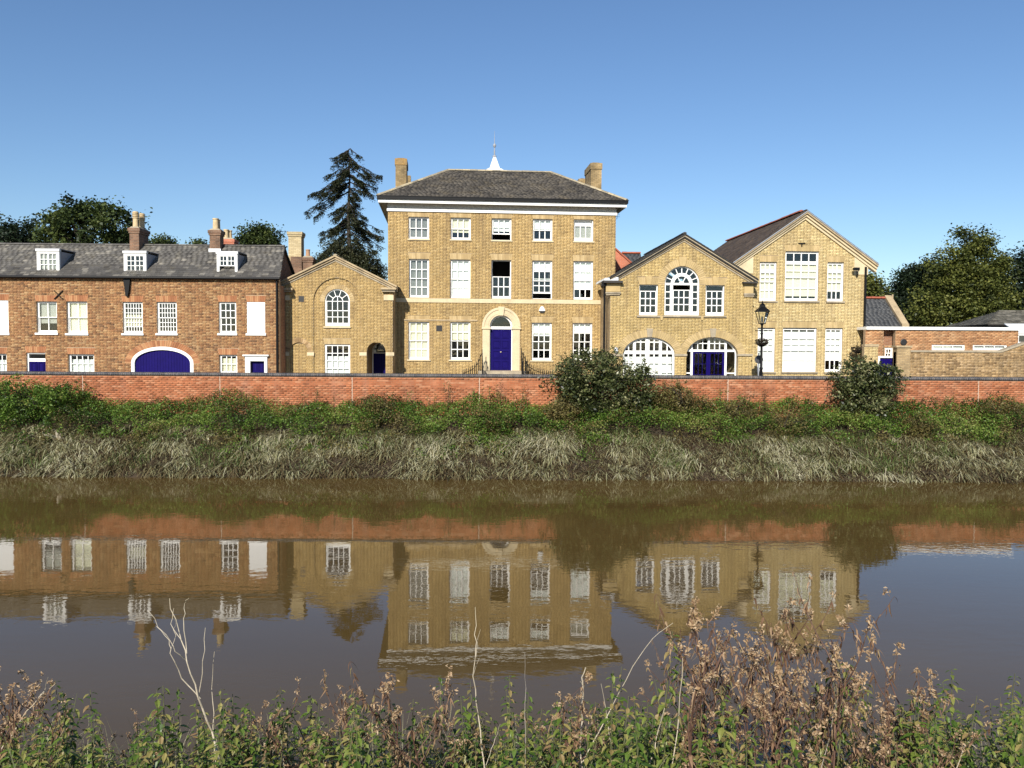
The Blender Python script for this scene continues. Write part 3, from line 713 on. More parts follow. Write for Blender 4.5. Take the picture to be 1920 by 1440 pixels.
for (a, c) in ((674, 687.5), (723.5, 739), (576, 589), (526, 542)):
    p, q, r, s = C.rect(a, 660.5, c, 667); MB().box(p, r, -.05, .05, q, s).build('impost', 'stone', C.root); C.nob.append(rect_hole(p, r, q, s))
brick_wall(C, -.1, czA, gf, 'brick_chapel', 'mortar', holes=[panel_h, door_h, niche_h], thick=.075, breaks=(czE,))
# recessed panel with the windows
cw = .075
wcu = C.u(632.5, 600, cw); wrx = (C.u(656, 600, cw) - C.u(609, 600, cw)) / 2; wsp = C.z(632, 541.5, cw) - wrx; wz0 = C.z(632, 612, cw)
inner = [arch_hole(wcu, wsp, wrx, wrx, wz0)]; C.holes = inner
(lr, lw_) = sash_window(C, 609, 645.5, 656.5, 735, 4, 6, w=cw, deep=.06, blind=[('blind_white', 668, None)], sill=None)
C.nob = [arch_hole(wcu, wsp, wrx + .22, wrx + .22, wsp)]
ring_keep = MB()
for i in range(22):
    p, q = math.pi * (i + .06) / 22, math.pi * (i + .94) / 22; P = lambda o, a: (wcu + (wrx + o) * math.cos(a), wsp + (wrx + o) * math.sin(a))
    ring_keep.prism([P(0, p), P(.22, p), P(.22, q), P(0, q)], cw - .012, cw + .05)
ring_keep.build('brick_arch', 'arch_yellow', C.root)
flat_arch(C, lr[0], lr[2], lr[3], 'arch_yellow', w=cw)
brick_wall(C, -.1, psp + prx, lambda z: panel_h.f(max(z, 0)), 'brick_chapel', 'mortar', w=cw, thick=.2, breaks=[psp + prx * math.sin(math.pi / 2 * i / 16) for i in range(16)], name='recessed_wall')
brick_wall(C, -.1, nsp + nrx, lambda z: niche_h.f(max(z, 0)), 'brick_chapel', 'mortar', holes=[], nob=[], w=cw, thick=.2, breaks=[nsp + nrx * math.sin(math.pi / 2 * i / 10) for i in range(10)], name='blind_niche')
def arched_window(b, cu, sp, r, z0, w, cols, rows, style):
    mb = MB(); P = []; d = w + .06; f = .055
    mb.arc(cu, sp, r - f, r, 0, math.pi, d, d + .1, 24)
    mb.box(cu - r, cu - r + f, d, d + .1, z0, sp).box(cu + r - f, cu + r, d, d + .1, z0, sp); mb.box(cu - r + f, cu + r - f, d + .001, d + .1, z0, z0 + .05)
    R = r - f; panes = []
    if style == 'simple':
        sash_leaf(mb, P, cu - R, cu + R, z0 + .05, (z0 + sp) / 2 - .1, cols, rows - 2, d + .05, bot=.13, bar=.035) if False else None
        mid = z0 + (sp - z0) * .63
        sash_leaf(mb, P, cu - R, cu + R, z0 + .05, mid + .02, cols, 2, d + .05, bot=.13, bar=.036)
        sash_leaf(mb, P, cu - R, cu + R, mid - .02, sp + .02, cols, 1, d + .02, top=.03, bot=.04, bar=.036)
        ri = R * .46; mb.arc(cu, sp, ri - .018, ri + .018, 0, math.pi, d + .025, d + .06, 16)
        mb.box(cu - .018, cu + .018, d + .026, d + .06, sp + .02, sp + ri)
        segs = 5
        for k in range(segs):
            a0, a1 = math.pi * k / segs, math.pi * (k + 1) / segs; panes.append((ri, R, a0, a1))
            if k:
                c, s = math.cos(a0), math.sin(a0); t = .017
                mb.prism([(cu + ri * c + t * s, sp + ri * s - t * c), (cu + R * c + t * s, sp + R * s - t * c), (cu + R * c - t * s, sp + R * s + t * c), (cu + ri * c - t * s, sp + ri * s + t * c)], d + .027, d + .06)
        panes += [(0, ri, 0, math.pi / 2), (0, ri, math.pi / 2, math.pi)]
    else:                                            # big window: side lights, thick inner arch
        a = R * .60; t = .055
        mb.box(cu - R, cu + R, d - .001, d + .1, sp - .05, sp + .05)
        for s in (-1, 1): mb.box(cu + s * a - t, cu + s * a + t, d - .002, d + .1, z0 + .05, sp - .05)
        ri = R * .58; mb.arc(cu, sp, ri - .09, ri + .07, 0, math.pi, d - .003, d + .09, 20)
        for k in range(8):
            a0, a1 = math.pi * k / 8, math.pi * (k + 1) / 8; panes.append((ri, R, a0, a1))
            if 0 < k < 8:
                c, s = math.cos(a0), math.sin(a0); q = .02
                mb.prism([(cu + ri * c + q * s, sp + ri * s - q * c), (cu + R * c + q * s, sp + R * s - q * c), (cu + R * c - q * s, sp + R * s + q * c), (cu + ri * c - q * s, sp + ri * s + q * c)], d + .02, d + .07)
        for k in (1, 2):
            a0 = math.pi * k / 3; c, s = math.cos(a0), math.sin(a0); q = .02
            mb.prism([(cu + .1 * c + q * s, sp + .1 * s - q * c), (cu + ri * c + q * s, sp + ri * s - q * c), (cu + ri * c - q * s, sp + ri * s + q * c), (cu + .1 * c - q * s, sp + .1 * s + q * c)], d + .02, d + .07)
        mb.arc(cu, sp, .08, .13, 0, math.pi, d + .019, d + .07, 10)
        panes += [(.12, ri, 0, math.pi / 3), (.12, ri, math.pi / 3, math.pi * 2 / 3), (.12, ri, math.pi * 2 / 3, math.pi)]
        for s in (-1, 1):
            x0, x1 = sorted((cu + s * R, cu + s * (a + t))); sash_leaf(mb, P, x0, x1, z0 + .05, sp - .05, 1, 4, d + .03, st=.025, top=.02, bot=.14, bar=.045)
        top = sp - .05 - (sp - z0) * .15
        sash_leaf(mb, P, cu - a + t, cu + a - t, z0 + .05, top, 3, 3, d + .04, bot=.14, bar=.045)
    win = mb.build('window', 'white_paint', b.root)
    for p in P: pane(win, *p)
    for r0, r1, a0, a1 in panes: MB().arc(cu, sp, r0, r1, a0, a1, d + .04, d + .044, 6).build('pane', 'glass', win)
    return win
wv = arched_window(C, wcu, wsp, wrx, wz0, cw, 4, 3, 'simple')
MB().box(wcu - wrx - .05, wcu + wrx + .05, cw - .09, cw + .08, wz0 - .08, wz0 - .001).build('sill', 'stone', wv)
# doorway
j = MB().arc(dcu, dsp, drx + .001, drx + .14, 0, math.pi, .0755, 2.1, 16).box(dcu - drx - .14, dcu - drx - .001, .0755, 2.1, 0, dsp).box(dcu + drx + .001, dcu + drx + .14, .0755, 2.1, 0, dsp); j.build('door_recess', 'side_yellow', C.root)
fz = C.z(705, 661.5); k = MB().arc(dcu, dsp, drx - .06, drx, 0, math.pi, 1.95, 2.02, 14).box(dcu - drx, dcu - drx + .06, 1.95, 2.02, 0, dsp).box(dcu + drx - .06, dcu + drx, 1.95, 2.02, 0, dsp).box(dcu - drx + .06, dcu + drx - .06, 1.949, 2.02, fz - .05, fz)
dfr = k.build('door_frame', 'white_paint', C.root); MB().arc(dcu, dsp, 0, drx - .06, 0, math.pi, 1.99, 1.995, 14).build('pane', 'glass', dfr)
panel_door(C, dcu - drx + .06, dcu + drx - .06, 0, fz - .05, 1.98)
shell(C, cuL, cuR, czE - .1, 6.0, 'side_yellow', w=.28)
MB().prism([(cuL, czE - .099), (cuR, czE - .099), (cuA, czA)], 5.75, 6.0).build('rear_gable', 'side_yellow', C.root)
def rake(b, uA, zA, uE, zE, layers, m, name='verge_cornice'):
    """sloping mouldings on both sides of a gable; layers = (low, high, w0, material) measured upwards from the wall line."""
    out = None
    for lo, hi, w0, mm in layers:
        for s in (-1, 1):
            e = uA + s * abs(uE - uA)
            o = MB().prism([(uA, zA + lo), (e, zE + lo), (e, zE + hi), (uA, zA + hi)], w0, .2).build(name, mm, b.root)
slope = (czA - czE) / (cuR - cuA); ex = .22
rake(C, cuA, czA, cuR + ex, czE - slope * ex, [(-.06, .045, -.05, 'stone_grey'), (.046, .15, -.13, 'stone_rake'), (.151, .235, -.22, 'stone_rake')], None)
for s in (-1, 1):
    e = cuA + s * (cuR + ex - cuA); zz = czE - slope * ex + .22
    slates(C.root, (e, -.1, zz), (e, 6.2, zz), (cuA, 6.2, czA + .22), (cuA, -.1, czA + .22), 'slate_main', name='roof')
ridge_tiles(C.root, (cuA, -.1, czA + .25), (cuA, 6.2, czA + .25), 'ridge_grey')
for x0, x1, y0, y1, m, w0 in ((715, 743.5, 540, 543.5, 'stone_rake', -.3), (717, 741, 543.6, 547.5, 'stone_grey', -.2), (719.5, 738, 553, 563, 'stone', -.05), (520, 551, 540.5, 544.5, 'stone_rake', -.3), (520, 549, 544.6, 548, 'stone_grey', -.2), (520, 543.5, 554, 563, 'stone', -.05)):
    p, q, r, s = C.rect(x0, y0, x1, y1); MB().box(p, r, w0, .05, q, s).build('kneeler', m, C.root)
# stacks rising behind the gabled house
def bchim(b, x0, x1, yt, yb, w, dp, m, **k):
    u0, zb, u1, zt = b.rect(x0, yt, x1, yb, w); return chimney_stack(b.root, u0, u1, w, w + dp, zb, zt, m, **k)
bchim(C, 541, 565, 435, 560, 4.4, .7, 'side_pale')
bchim(C, 545, 566, 481, 560, 3.9, .45, 'stack_brown', corbel=False)
u_ = C.u(577, 480, 4.2); bchim(C, 568, 586, 483, 560, 4.0, .5, 'stack_brown', pots=[(u_, 4.25, .13, .40, 'plain')], pot_m='pot_terracotta')

# ================================================================== the tall main house
H = Bld('main_house', 'tall three-storey yellow brick house with white eaves and blue front door', 940, 43.1, 4.8)
hu0, hu1 = H.u(727.5, 560), H.u(1153, 560); hzT = H.z(940, 392)
hw = {}
def hwin(x0, y0, x1, y1, cols, rows, **k):
    r, wn = sash_window(H, x0, y0, x1, y1, cols, rows, **k); flat_arch(H, r[0], r[2], r[3], 'arch_yellow', h=.3); return r, wn
SY, OP = dict(sill='stone', sill_h=.07, bar=.045), None
hwin(766, 406.5, 804.5, 448, 3, 2, blind=[('curtain_grey', None, None)], **SY)
hwin(845, 408, 882.5, 449, 3, 2, blind=[('blind_cream', None, 435)], **SY)
hwin(922, 409.5, 959, 450.5, 3, 2, leaves=[(411, 436, 3, 2, .012, .05), (433, 439, 3, 1, .06, .06)] if False else [(411, 439, 3, 2, .012, .06)], blind=[('blind_white', None, 433)], **SY)
hwin(999, 410.5, 1036, 451.5, 3, 2, blind=[('blind_white', None, 429)], **SY)
hwin(1076, 411.5, 1112.5, 452.5, 3, 2, leaves=[(422, 451, 3, 1, .06, .16)], blind=[('blind_white', None, 423), ('blind_grey', None, None)], **SY)
NS = dict(sill=None, bar=.045)
hwin(767, 485.5, 804.5, 557.5, 3, 4, blind=[('curtain_grey', None, None)], **NS)
hwin(844.5, 486.5, 882, 559, 3, 4, blind=[('blind_white', None, None)], **NS)
hwin(921.5, 487.5, 958.5, 560, 3, 4, leaves=[(518, 558, 3, 2, .06, .085)], **NS)
hwin(998, 488.5, 1035.5, 560.5, 3, 4, leaves=[(490, 527, 3, 2, .012, .04), (522, 550, 3, 2, .06, .085)], blind=[('blind_white', None, 507)], **NS)
hwin(1075, 489.5, 1112, 561.5, 3, 4, blind=[('blind_white', None, 541)], **NS)
GS = dict(sill='stone', sill_h=.07, bar=.045, side=.08)
hwin(766, 603, 804.5, 674, 3, 4, blind=[('blind_cream', None, None)], **GS)
hwin(844, 603.5, 882, 674.5, 3, 4, blind=[('blind_cream', None, 637)], **GS)
hwin(997, 605, 1034.5, 675.5, 3, 4, blind=[('blind_white', None, 630)], **GS)
hwin(1073.5, 605.5, 1110.5, 676, 3, 4, blind=[('blind_white', None, 625)], **GS)
# string courses
p, q, r, s = H.rect(727, 561, 1153, 568.5); MB().box(hu0, hu1, -.05, .02, q, s).build('string_course', 'stone', H.root); H.nob.append(rect_hole(hu0, hu1, q, s))
p, q, r, s = H.rect(757, 599, 895, 601.5); MB().box(p, r, -.05, .02, q, s).build('label_course', 'stone_rake', H.root)
p, q, r, s = H.rect(818, 610, 829, 621); MB().box(p, r, -.02, .02, q, s).build('vent', 'black_paint', H.root)
# doorway
dcu = H.u(939.5, 640); dr = (H.u(961, 640) - H.u(918, 640)) / 2; dsp = H.z(939, 612.5); dz0 = H.z(939, 694.5); OR = (H.u(974.5, 600) - H.u(904.5, 600)) / 2
H.holes.append(arch_hole(dcu, dsp, dr, dr, dz0)); H.nob.append(arch_hole(dcu, dsp, OR, OR, 0))
ds = MB().arc(dcu, dsp, dr, OR, 0, math.pi, -.09, .18, 28).arc(dcu, dsp, OR - .09, OR + .03, 0, math.pi, -.13, -.089, 28).arc(dcu, dsp, dr + .08, dr + .11, 0, math.pi, -.105, -.089, 28)
ds.build('arch_moulding', 'stone', H.root)
for s in (-1, 1):
    a, c = sorted((dcu + s * dr, dcu + s * OR)); MB().box(a, c, -.09, .18, dz0 - .05, dsp - .13).build('pilaster', 'stone', H.root)
    MB().box(a - .05, c + .05, -.15, .18, dsp - .129, dsp - .06).box(a - .03, c + .03, -.12, .18, dsp - .059, dsp - .001).build('impost', 'stone', H.root)
MB().prism([(dcu - .10, dsp + dr - .02), (dcu + .10, dsp + dr - .02), (dcu + .17, dsp + OR + .06), (dcu - .17, dsp + OR + .06)], -.18, .1).build('keystone', 'stone', H.root)
df = MB().arc(dcu, dsp, dr - .09, dr, 0, math.pi, .12, .2, 22).box(dcu - dr, dcu - dr + .05, .12, .2, dz0, dsp).box(dcu + dr - .05, dcu + dr, .12, .2, dz0, dsp).box(dcu - dr + .05, dcu + dr - .05, .10, .2, dsp - .13, dsp + .01)
df = df.build('door_frame', 'white_paint', H.root); MB().arc(dcu, dsp, 0, dr - .09, 0, math.pi, .165, .17, 16).build('pane', 'glass', df)
panel_door(H, dcu - dr + .05, dcu + dr - .05, dz0, dsp - .13, .15, rows=4)
st = MB(); n = 6
for i in range(n): st.box(dcu - OR - .25, dcu + OR + .25, -.10 - .32 * (i + 1) - .5 * (i >= 0), -.10 - .32 * i - .5 * (i > 0) - .001, -.05, dz0 * (n - i) / n - .005)
stp = st.build('door_steps', 'stone_grey', H.root)
brick_wall(H, -.1, hzT, lambda z: (hu0, hu1), 'brick_yellow', 'mortar')
shell(H, hu0, hu1, hzT, 10.5, 'side_yellow')
al = [H.uv(*p) for p in ((1010, 583), (1022, 583), (1019.5, 577), (1017.5, 574.5), (1014.5, 574.5), (1012.5, 577))]
ab = MB().prism(al, -.1, -.015).build('alarm_box', 'white_paint', H.root)
p, q, r, s = H.rect(1010.5, 583.2, 1021.5, 586.5); MB().prism([(p, s), (r, s), (r - .06, q), (p + .06, q)], -.09, -.015).build('lamp', 'black_paint', ab)
# eaves: frieze, mouldings, soffit, fascia, gutter
ov = .46; zg = H.z(940, 373, -ov)
zf0, zf1 = H.z(940, 399), H.z(940, 386)
MB().box(hu0 - .02, hu1 + .02, -.035, .2, zf0, zg - .12).build('frieze', 'frieze', H.root)
fo = MB(); n = 96                                    # relief band of small swags
for i in range(n):
    cx = hu0 + (hu1 - hu0) * (i + .5) / n; zz = (zf0 + zf1) / 2 + .07; q_ = (hu1 - hu0) / n * .42
    fo.prism([(cx - q_, zz - .09), (cx + q_ * .2, zz - .10), (cx + q_, zz + .07), (cx - q_ * .2, zz + .09)], -.06, -.034)
tag(fo.build('frieze_relief', 'frieze', H.root), kind='stuff')
MB().box(hu0 - .05, hu1 + .05, -.09, .2, zf0 - .03, zf0 + .10).build('frieze_moulding', 'white_paint', H.root)
D = 10.5
sf = MB().box(hu0 - ov + .03, hu1 + ov - .03, -ov + .03, D + ov - .03, zg - .12, zg - .02); sf.build('soffit', 'cream_paint', H.root)
fz0, fz1 = H.z(940, 384, -ov), H.z(940, 376.5, -ov)
fa = MB().box(hu0 - ov, hu1 + ov, -ov - .02, -ov + .028, fz0, fz1).box(hu0 - ov, hu0 - ov + .028, -ov + .029, D + ov, fz0, fz1).box(hu1 + ov - .028, hu1 + ov, -ov + .029, D + ov, fz0, fz1); fa.build('fascia', 'white_paint', H.root)
gt = MB().box(hu0 - ov - .06, hu1 + ov + .06, -ov - .13, -ov - .021, fz1 - .03, zg + .01).box(hu0 - ov - .09, hu1 + ov + .09, -ov - .15, -ov - .0, zg + .011, zg + .04)
gt.box(hu0 - ov - .06, hu0 - ov - .001, -ov - .02, D + ov, fz1 - .03, zg + .01).box(hu1 + ov + .001, hu1 + ov + .06, -ov - .02, D + ov, fz1 - .03, zg + .01); gt.build('gutter', 'black_metal', H.root)
rw = 3.1; zr = H.z(938, 321, rw); rl, rr_ = H.u(840, 320, rw), H.u(1034, 323, rw)
e0, e1, wf, wb = hu0 - ov - .02, hu1 + ov + .02, -ov - .02, D + ov + .02; zg2 = zg + .05; bw = D - rw
front = slates(H.root, (e0, wf, zg2), (e1, wf, zg2), (rr_, rw, zr), (rl, rw, zr), 'slate_main', wd=.22, ex=.16)
slates(H.root, (e0, wb, zg2), (e0, wf, zg2), (rl, rw, zr), (rl, bw, zr), 'slate_main', wd=.22, ex=.16, name='side_roof')
slates(H.root, (e1, wf, zg2), (e1, wb, zg2), (rr_, bw, zr), (rr_, rw, zr), 'slate_main', wd=.22, ex=.16, name='side_roof')
slates(H.root, (e1, wb, zg2), (e0, wb, zg2), (rl, bw, zr), (rr_, bw, zr), 'slate_main', wd=.22, ex=.16, name='rear_roof')
MB().box(rl, rr_, rw, bw, zr - .1, zr - .02).build('roof_platform', 'lead', H.root)
ridge_tiles(front, (rl, rw, zr), (rr_, rw, zr), 'ridge_grey', r=.12)
ridge_tiles(front, (e0, wf, zg2 + .02), (rl, rw, zr), 'ridge_grey', r=.11, name='hip_tiles'); ridge_tiles(front, (e1, wf, zg2 + .02), (rr_, rw, zr), 'ridge_grey', r=.11, name='hip_tiles')
mat('lichen', [(.34, .20, .06), (.24, .17, .09)], 4.0, .9, [(12, .3)])
def hchim(x0, x1, yt, w, dp, m='stack_yellow', cap=True):
    u0, zb, u1, zt = H.rect(x0, yt, x1, 352, w); o = chimney_stack(H.root, u0, u1, w, w + dp, zb - 1.5, zt, m, corbel=False)
    if cap: MB().box(u0 - .035, u1 + .035, w - .035, w + dp + .035, zt - .32, zt + .02).hexa([(u0, w, zt + .021), (u1, w, zt + .021), (u1, w + dp, zt + .021), (u0, w + dp, zt + .021), (u0 + .15, w + .2, zt + .1), (u1 - .15, w + .2, zt + .1), (u1 - .15, w + dp - .2, zt + .1), (u0 + .15, w + dp - .2, zt + .1)]).build('chimney_cap', 'lichen' if x0 < 900 else m, o)
hchim(741.5, 762, 298, 2.7, 1.5); hchim(1108, 1128, 306.5, 4.4, 2.0); hchim(763, 770, 329, 6.0, .6, cap=False); hchim(1086, 1099, 336, 7.2, .7, cap=True)
sw = 6.0; su, sz = H.uv(927, 318, sw); szt = H.z(926, 294, sw); hb = .40
sp_ = MB(); b0 = zr - .05
sp_.box(su - hb * 1.25, su + hb * 1.25, sw - hb * 1.25, sw + hb * 1.25, b0, sz - .12)
for za, zb, ra, rb in ((sz - .12, sz, hb * 1.3, hb * .95), (sz, szt, hb * .78, .07)):
    sp_.hexa([(su - ra, sw - ra, za), (su + ra, sw - ra, za), (su + ra, sw + ra, za), (su - ra, sw + ra, za), (su - rb, sw - rb, zb), (su + rb, sw - rb, zb), (su + rb, sw + rb, zb), (su - rb, sw + rb, zb)])
cup = sp_.build('cupola', 'lead_white', H.root)
MB().lathe((su, sw, szt), [(.06, -.05), (.12, 0), (.11, .06), (.04, .1), (.045, .35), (.03, .38), (.03, .52), (.075, .58), (.095, .65), (.07, .73), (.02, .78), (.012, 1.2), (.006, 1.5)], 10).build('finial', 'lead', cup)
# aerial on the right-hand corner
au, az = H.uv(1154.5, 407); ae = MB().tube([(au - .1, .3, az - .1), (au + .12, .25, az - .05), (au + .14, .2, az + .28)], .012, 5).tube([(au + .02, .2, az + .05), (au + .26, .2, az + .05)], .008, 4).tube([(au + .02, .2, az + .15), (au + .26, .2, az + .15)], .008, 4); ae.build('aerial', 'black_metal', H.root)
# railings each side of the steps
def railing(xs, prof, side):
    b = MB(); w = -.75; tops = []
    px = xs[0]
    while (px <= xs[1]):
        y = np.interp(px, [p[0] for p in prof], [p[1] for p in prof]); u, z = H.uv(px, float(y), w); tops.append((u, w, z))
        b.tube([(u, w, -.05), (u, w, z)], .022, 5).lathe((u, w, z), [(.012, 0), (.026, .03), (.016, .07), (.002, .12)], 5); px += 3.6
    b.tube([(t[0], t[1], t[2] - .09) for t in tops], .016, 5)
    near = tops[-1] if side < 0 else tops[0]; t2 = []
    for k in range(8):
        ww = w - .16 * k; z = near[2] - .17 * k; t2.append((near[0], ww, z)); b.tube([(near[0], ww, -.05), (near[0], ww, z)], .022, 5).lathe((near[0], ww, z), [(.012, 0), (.026, .03), (.016, .07), (.002, .12)], 5)
    b.tube([(t[0], t[1], t[2] - .09) for t in t2], .016, 5)
    o = b.build('railing', 'black_metal')
    o.matrix_world = Matrix.Translation((H.o.x, H.o.y, BASE)) @ Matrix.Rotation(H.yaw, 4, 'Z')
    tag(o, 'black iron railing sweeping up to the %s side of the blue front door' % ('left' if side < 0 else 'right'), 'railing', 'iron railings by the steps')
railing((868, 905), [(868, 697), (882, 692), (892, 684), (898, 674), (905, 655)], -1)
railing((978, 1038), [(978, 655), (985, 672), (992, 684), (1002, 691), (1020, 697), (1040, 699)], 1)

# ================================================================== gabled building with two wide ground-floor arches
A = Bld('arcaded_house', 'pale yellow brick gabled building with two wide ground-floor arches', 1283, 40.6, 2.6)
aL, aR = A.u(1143.5, 620), A.u(1411, 620); aA = (A.u(1283.5, 440) ); azE = A.z(1411, 533); azA = A.z(1283, 452)
aA = (aL + aR) / 2 * .5 + aA * .5
def awin(x0, y0, x1, y1):
    r, wn = sash_window(A, x0, y0, x1, y1, 3, 3, leaves=[(545, 590.5, 3, 3, .03, .13)], sill=None, deep=.10, bar=.045)
    flat_arch(A, r[0], r[2], r[3], 'arch_gault', h=.34, splay=.1)
    zt = A.z((x0 + x1) / 2, 545); MB().box(r[0] + .05, r[2] - .05, .16, .17, zt + .02, r[3] - .05).build('toplight', 'glass', wn)
    cx = (r[0] + r[2]) / 2; MB().prism([(cx - .10, r[3] + .001), (cx + .10, r[3] + .001), (cx + .15, r[3] + .4), (cx - .15, r[3] + .4)], -.05, .02).build('keystone', 'arch_gault', A.root)
    return r
r1 = awin(1198.5, 533.5, 1233.5, 591); r2 = awin(1323, 534.5, 1358.5, 591.5)
wr_ = (A.u(1311.5, 560) - A.u(1246, 560)) / 2; wc_ = A.u(1278.7, 560); ws_ = A.z(1278, 499) - wr_; wz_ = A.z(1278, 591)
A.holes.append(arch_hole(wc_, ws_, wr_, wr_, wz_)); ring_arch(A, wc_, ws_, wr_, wr_, .34, 'arch_gault', n=34)
arched_window(A, wc_, ws_, wr_, wz_, .03, 3, 3, 'big')
MB().prism([(wc_ - .13, ws_ + wr_), (wc_ + .13, ws_ + wr_), (wc_ + .2, ws_ + wr_ + .44), (wc_ - .2, ws_ + wr_ + .44)], -.06, .02).build('keystone', 'arch_gault', A.root)
for x0, x1 in ((1194, 1237), (1243, 1313), (1319, 1361)):
    p, q, r, s = A.rect(x0, 592, x1, 595); sl1 = MB().box(p, r, -.10, .1, q, s - .002).build('sill', 'stone_grey', A.root); A.nob.append(rect_hole(p, r, q, s))
for x in (1240, 1316):
    p, q = A.uv(x, 596); MB().prism([(p - .08, q + .1), (p + .08, q + .1), (p + .04, q - .12), (p - .04, q - .12)], -.07, .02).build('sill_bracket', 'arch_gault', A.root)
# two ground-floor arches
def big_arch(x0, x1, ytop, yspring):
    cu = A.u((x0 + x1) / 2, 665); rx = (A.u(x1, 665) - A.u(x0, 665)) / 2; sp = A.z((x0 + x1) / 2, yspring); rz = A.z((x0 + x1) / 2, ytop) - sp
    A.holes.append(arch_hole(cu, sp, rx, rz, 0)); ring_arch(A, cu, sp, rx, rz, .36, 'arch_gault', n=40)
    MB().prism([(cu - .10, sp + rz + .001), (cu + .12, sp + rz + .001), (cu + .17, sp + rz + .42), (cu - .15, sp + rz + .42)], -.06, .02).build('keystone', 'stone_grey', A.root)
    return cu, sp, rx, rz
def ell_frame(mb, cu, sp, rx, rz, t, w0, w1, n=28):
    for i in range(n):
        p, q = math.pi * i / n, math.pi * (i + 1) / n; P = lambda o, a: (cu + (rx - o) * math.cos(a), sp + (rz - o) * math.sin(a))
        mb.prism([P(t, p), P(0, p), P(0, q), P(t, q)], w0, w1)
    mb.box(cu - rx, cu - rx + t, w0, w1, 0, sp).box(cu + rx - t, cu + rx, w0, w1, 0, sp)
cu, sp, rx, rz = big_arch(1168, 1266, 632, 666)
el = lambda u: sp + rz * max(0, 1 - ((u - cu) / rx) ** 2) ** .5
m = MB(); w0 = .16; ell_frame(m, cu, sp, rx, rz, .09, w0, w0 + .1)
zt0, zt1 = A.z(1217, 664), A.z(1217, 657.5); m.box(cu - rx + .09, cu + rx - .09, w0 + .001, w0 + .1, zt0, zt1)
posts = [A.u(1191.5), A.u(1216), A.u(1240.5)]; ws3 = [.07, .10, .07]
for u, t in zip(posts, ws3):
    m.box(u - t, u + t, w0 + .002, w0 + .1, 0, zt0); m.box(u - t, u + t, w0 + .002, w0 + .1, zt1, el(u) - .05)
edges = [cu - rx + .09] + posts + [cu + rx - .09]; tt = [0] + ws3 + [0]; PN = []
for k in range(4):
    a, c = edges[k] + tt[k], edges[k + 1] - tt[k + 1]; md = (a + c) / 2
    m.box(md - .028, md + .028, w0 + .02, w0 + .07, 0, zt0); m.box(md - .028, md + .028, w0 + .02, w0 + .07, zt1, max(zt1 + .01, el(md) - .05))
    rows = [0, .5, .95, 1.4, 1.85]
    rows = [z for z in rows if z < zt0 - .1] + [zt0]
    for z in rows[1:-1]: m.box(a, c, w0 + .021, w0 + .07, z - .028, z + .028)
    for x0_, x1_ in ((a, md), (md, c)):
        for z0_, z1_ in zip(rows, rows[1:]): PN.append((x0_, x1_, z0_, z1_, w0 + .05))
        top = min(el(x0_), el(x1_)) - .05
        zmid = zt1 + .42
        if top > zt1 + .1:
            PN.append((x0_, x1_, zt1, top + .05, w0 + .05))
    if min(el(a), el(c)) > zmid + .1: m.box(a, c, w0 + .021, w0 + .07, zmid - .025, zmid + .025)
aw = m.build('arch_window', 'white_paint', A.root)
for p in PN: pane(aw, *p)
MB().box(cu - rx + .1, cu + rx - .1, w0 + .16, w0 + .165, 0, A.z(1217, 669)).build('blind', 'blind_white', aw)
cu, sp, rx, rz = big_arch(1287, 1384, 632, 667)
el = lambda u: sp + rz * max(0, 1 - ((u - cu) / rx) ** 2) ** .5
m = MB(); w0 = .28; ell_frame(m, cu, sp, rx, rz, .06, w0, w0 + .1)
dz = A.z(1332, 659.5); dt = A.z(1332, 655.5); du0, du1 = A.u(1299.5, 680), A.u(1363.5, 680); m.box(cu - rx + .06, cu + rx - .06, w0 - .02, w0 + .1, dz, dt)
for u in (du0, du1): m.box(u - .05, u + .05, w0 - .019, w0 + .1, 0, dz)
for u in (du0 + (du1 - du0) * .0, (du0 + du1) / 2, du1): m.box(u - .05, u + .05, w0 + .002, w0 + .1, dt, max(dt + .02, el(u) - .04))
PN = []
for a, c in ((du0 + .05, (du0 + du1) / 2 - .05), ((du0 + du1) / 2 + .05, du1 - .05)):
    pw = (c - a) / 3; top = min(el(a), el(c)); top = max(top, dt + .5)
    for k in range(3):
        if k: m.box(a + pw * k - .02, a + pw * k + .02, w0 + .02, w0 + .07, dt, el(a + pw * k) - .04)
        PN += [(a + pw * k, a + pw * (k + 1), dt, dt + .3, w0 + .05), (a + pw * k, a + pw * (k + 1), dt + .3, max(dt + .35, min(el(a + pw * k), el(a + pw * (k + 1)))), w0 + .05)]
    m.box(a, c, w0 + .021, w0 + .07, dt + .28, dt + .32)
for a, c in ((cu - rx + .06, du0 - .05), (du1 + .05, cu + rx - .06)):
    PN.append((a, c, dt, min(el(a), el(c)) + .1, w0 + .05))
    for k in range(4): PN.append((a, c, .45 * k, min(.45 * (k + 1), dz), w0 + .05)); m.box(a, c, w0 + .02, w0 + .07, .45 * k - .03 if k else 0, .45 * k + .03)
fr = m.build('entrance_frame', 'white_paint', A.root)
for p in PN: pane(fr, *p)
for s in (0, 1):                                     # blue glazed double doors
    a, c = ((du0 + .05, (du0 + du1) / 2 - .003), ((du0 + du1) / 2 + .003, du1 - .05))[s]; d = MB(); P = []
    sash_leaf(d, P, a, c, 0, dz, 3, 4, w0 + .03, st=.10, top=.09, bot=.25, bar=.022); d = d.build('door', 'blue_paint', A.root)
    for p in P: pane(d, *p)
    MB().tube([(c - .05 if not s else a + .05, w0 + .0, .8), (c - .05 if not s else a + .05, w0 + .0, 1.15)], .015, 6).build('handle', 'lead', d)
for x0, x1 in ((1144, 1168), (1265, 1288), (1382, 1411)):
    p, q, r, s = A.rect(x0, 663.5, x1, 667.5); MB().box(p, r, -.07, .1, q, s).build('impost', 'stone_grey', A.root); A.nob.append(rect_hole(p, r, q, s))
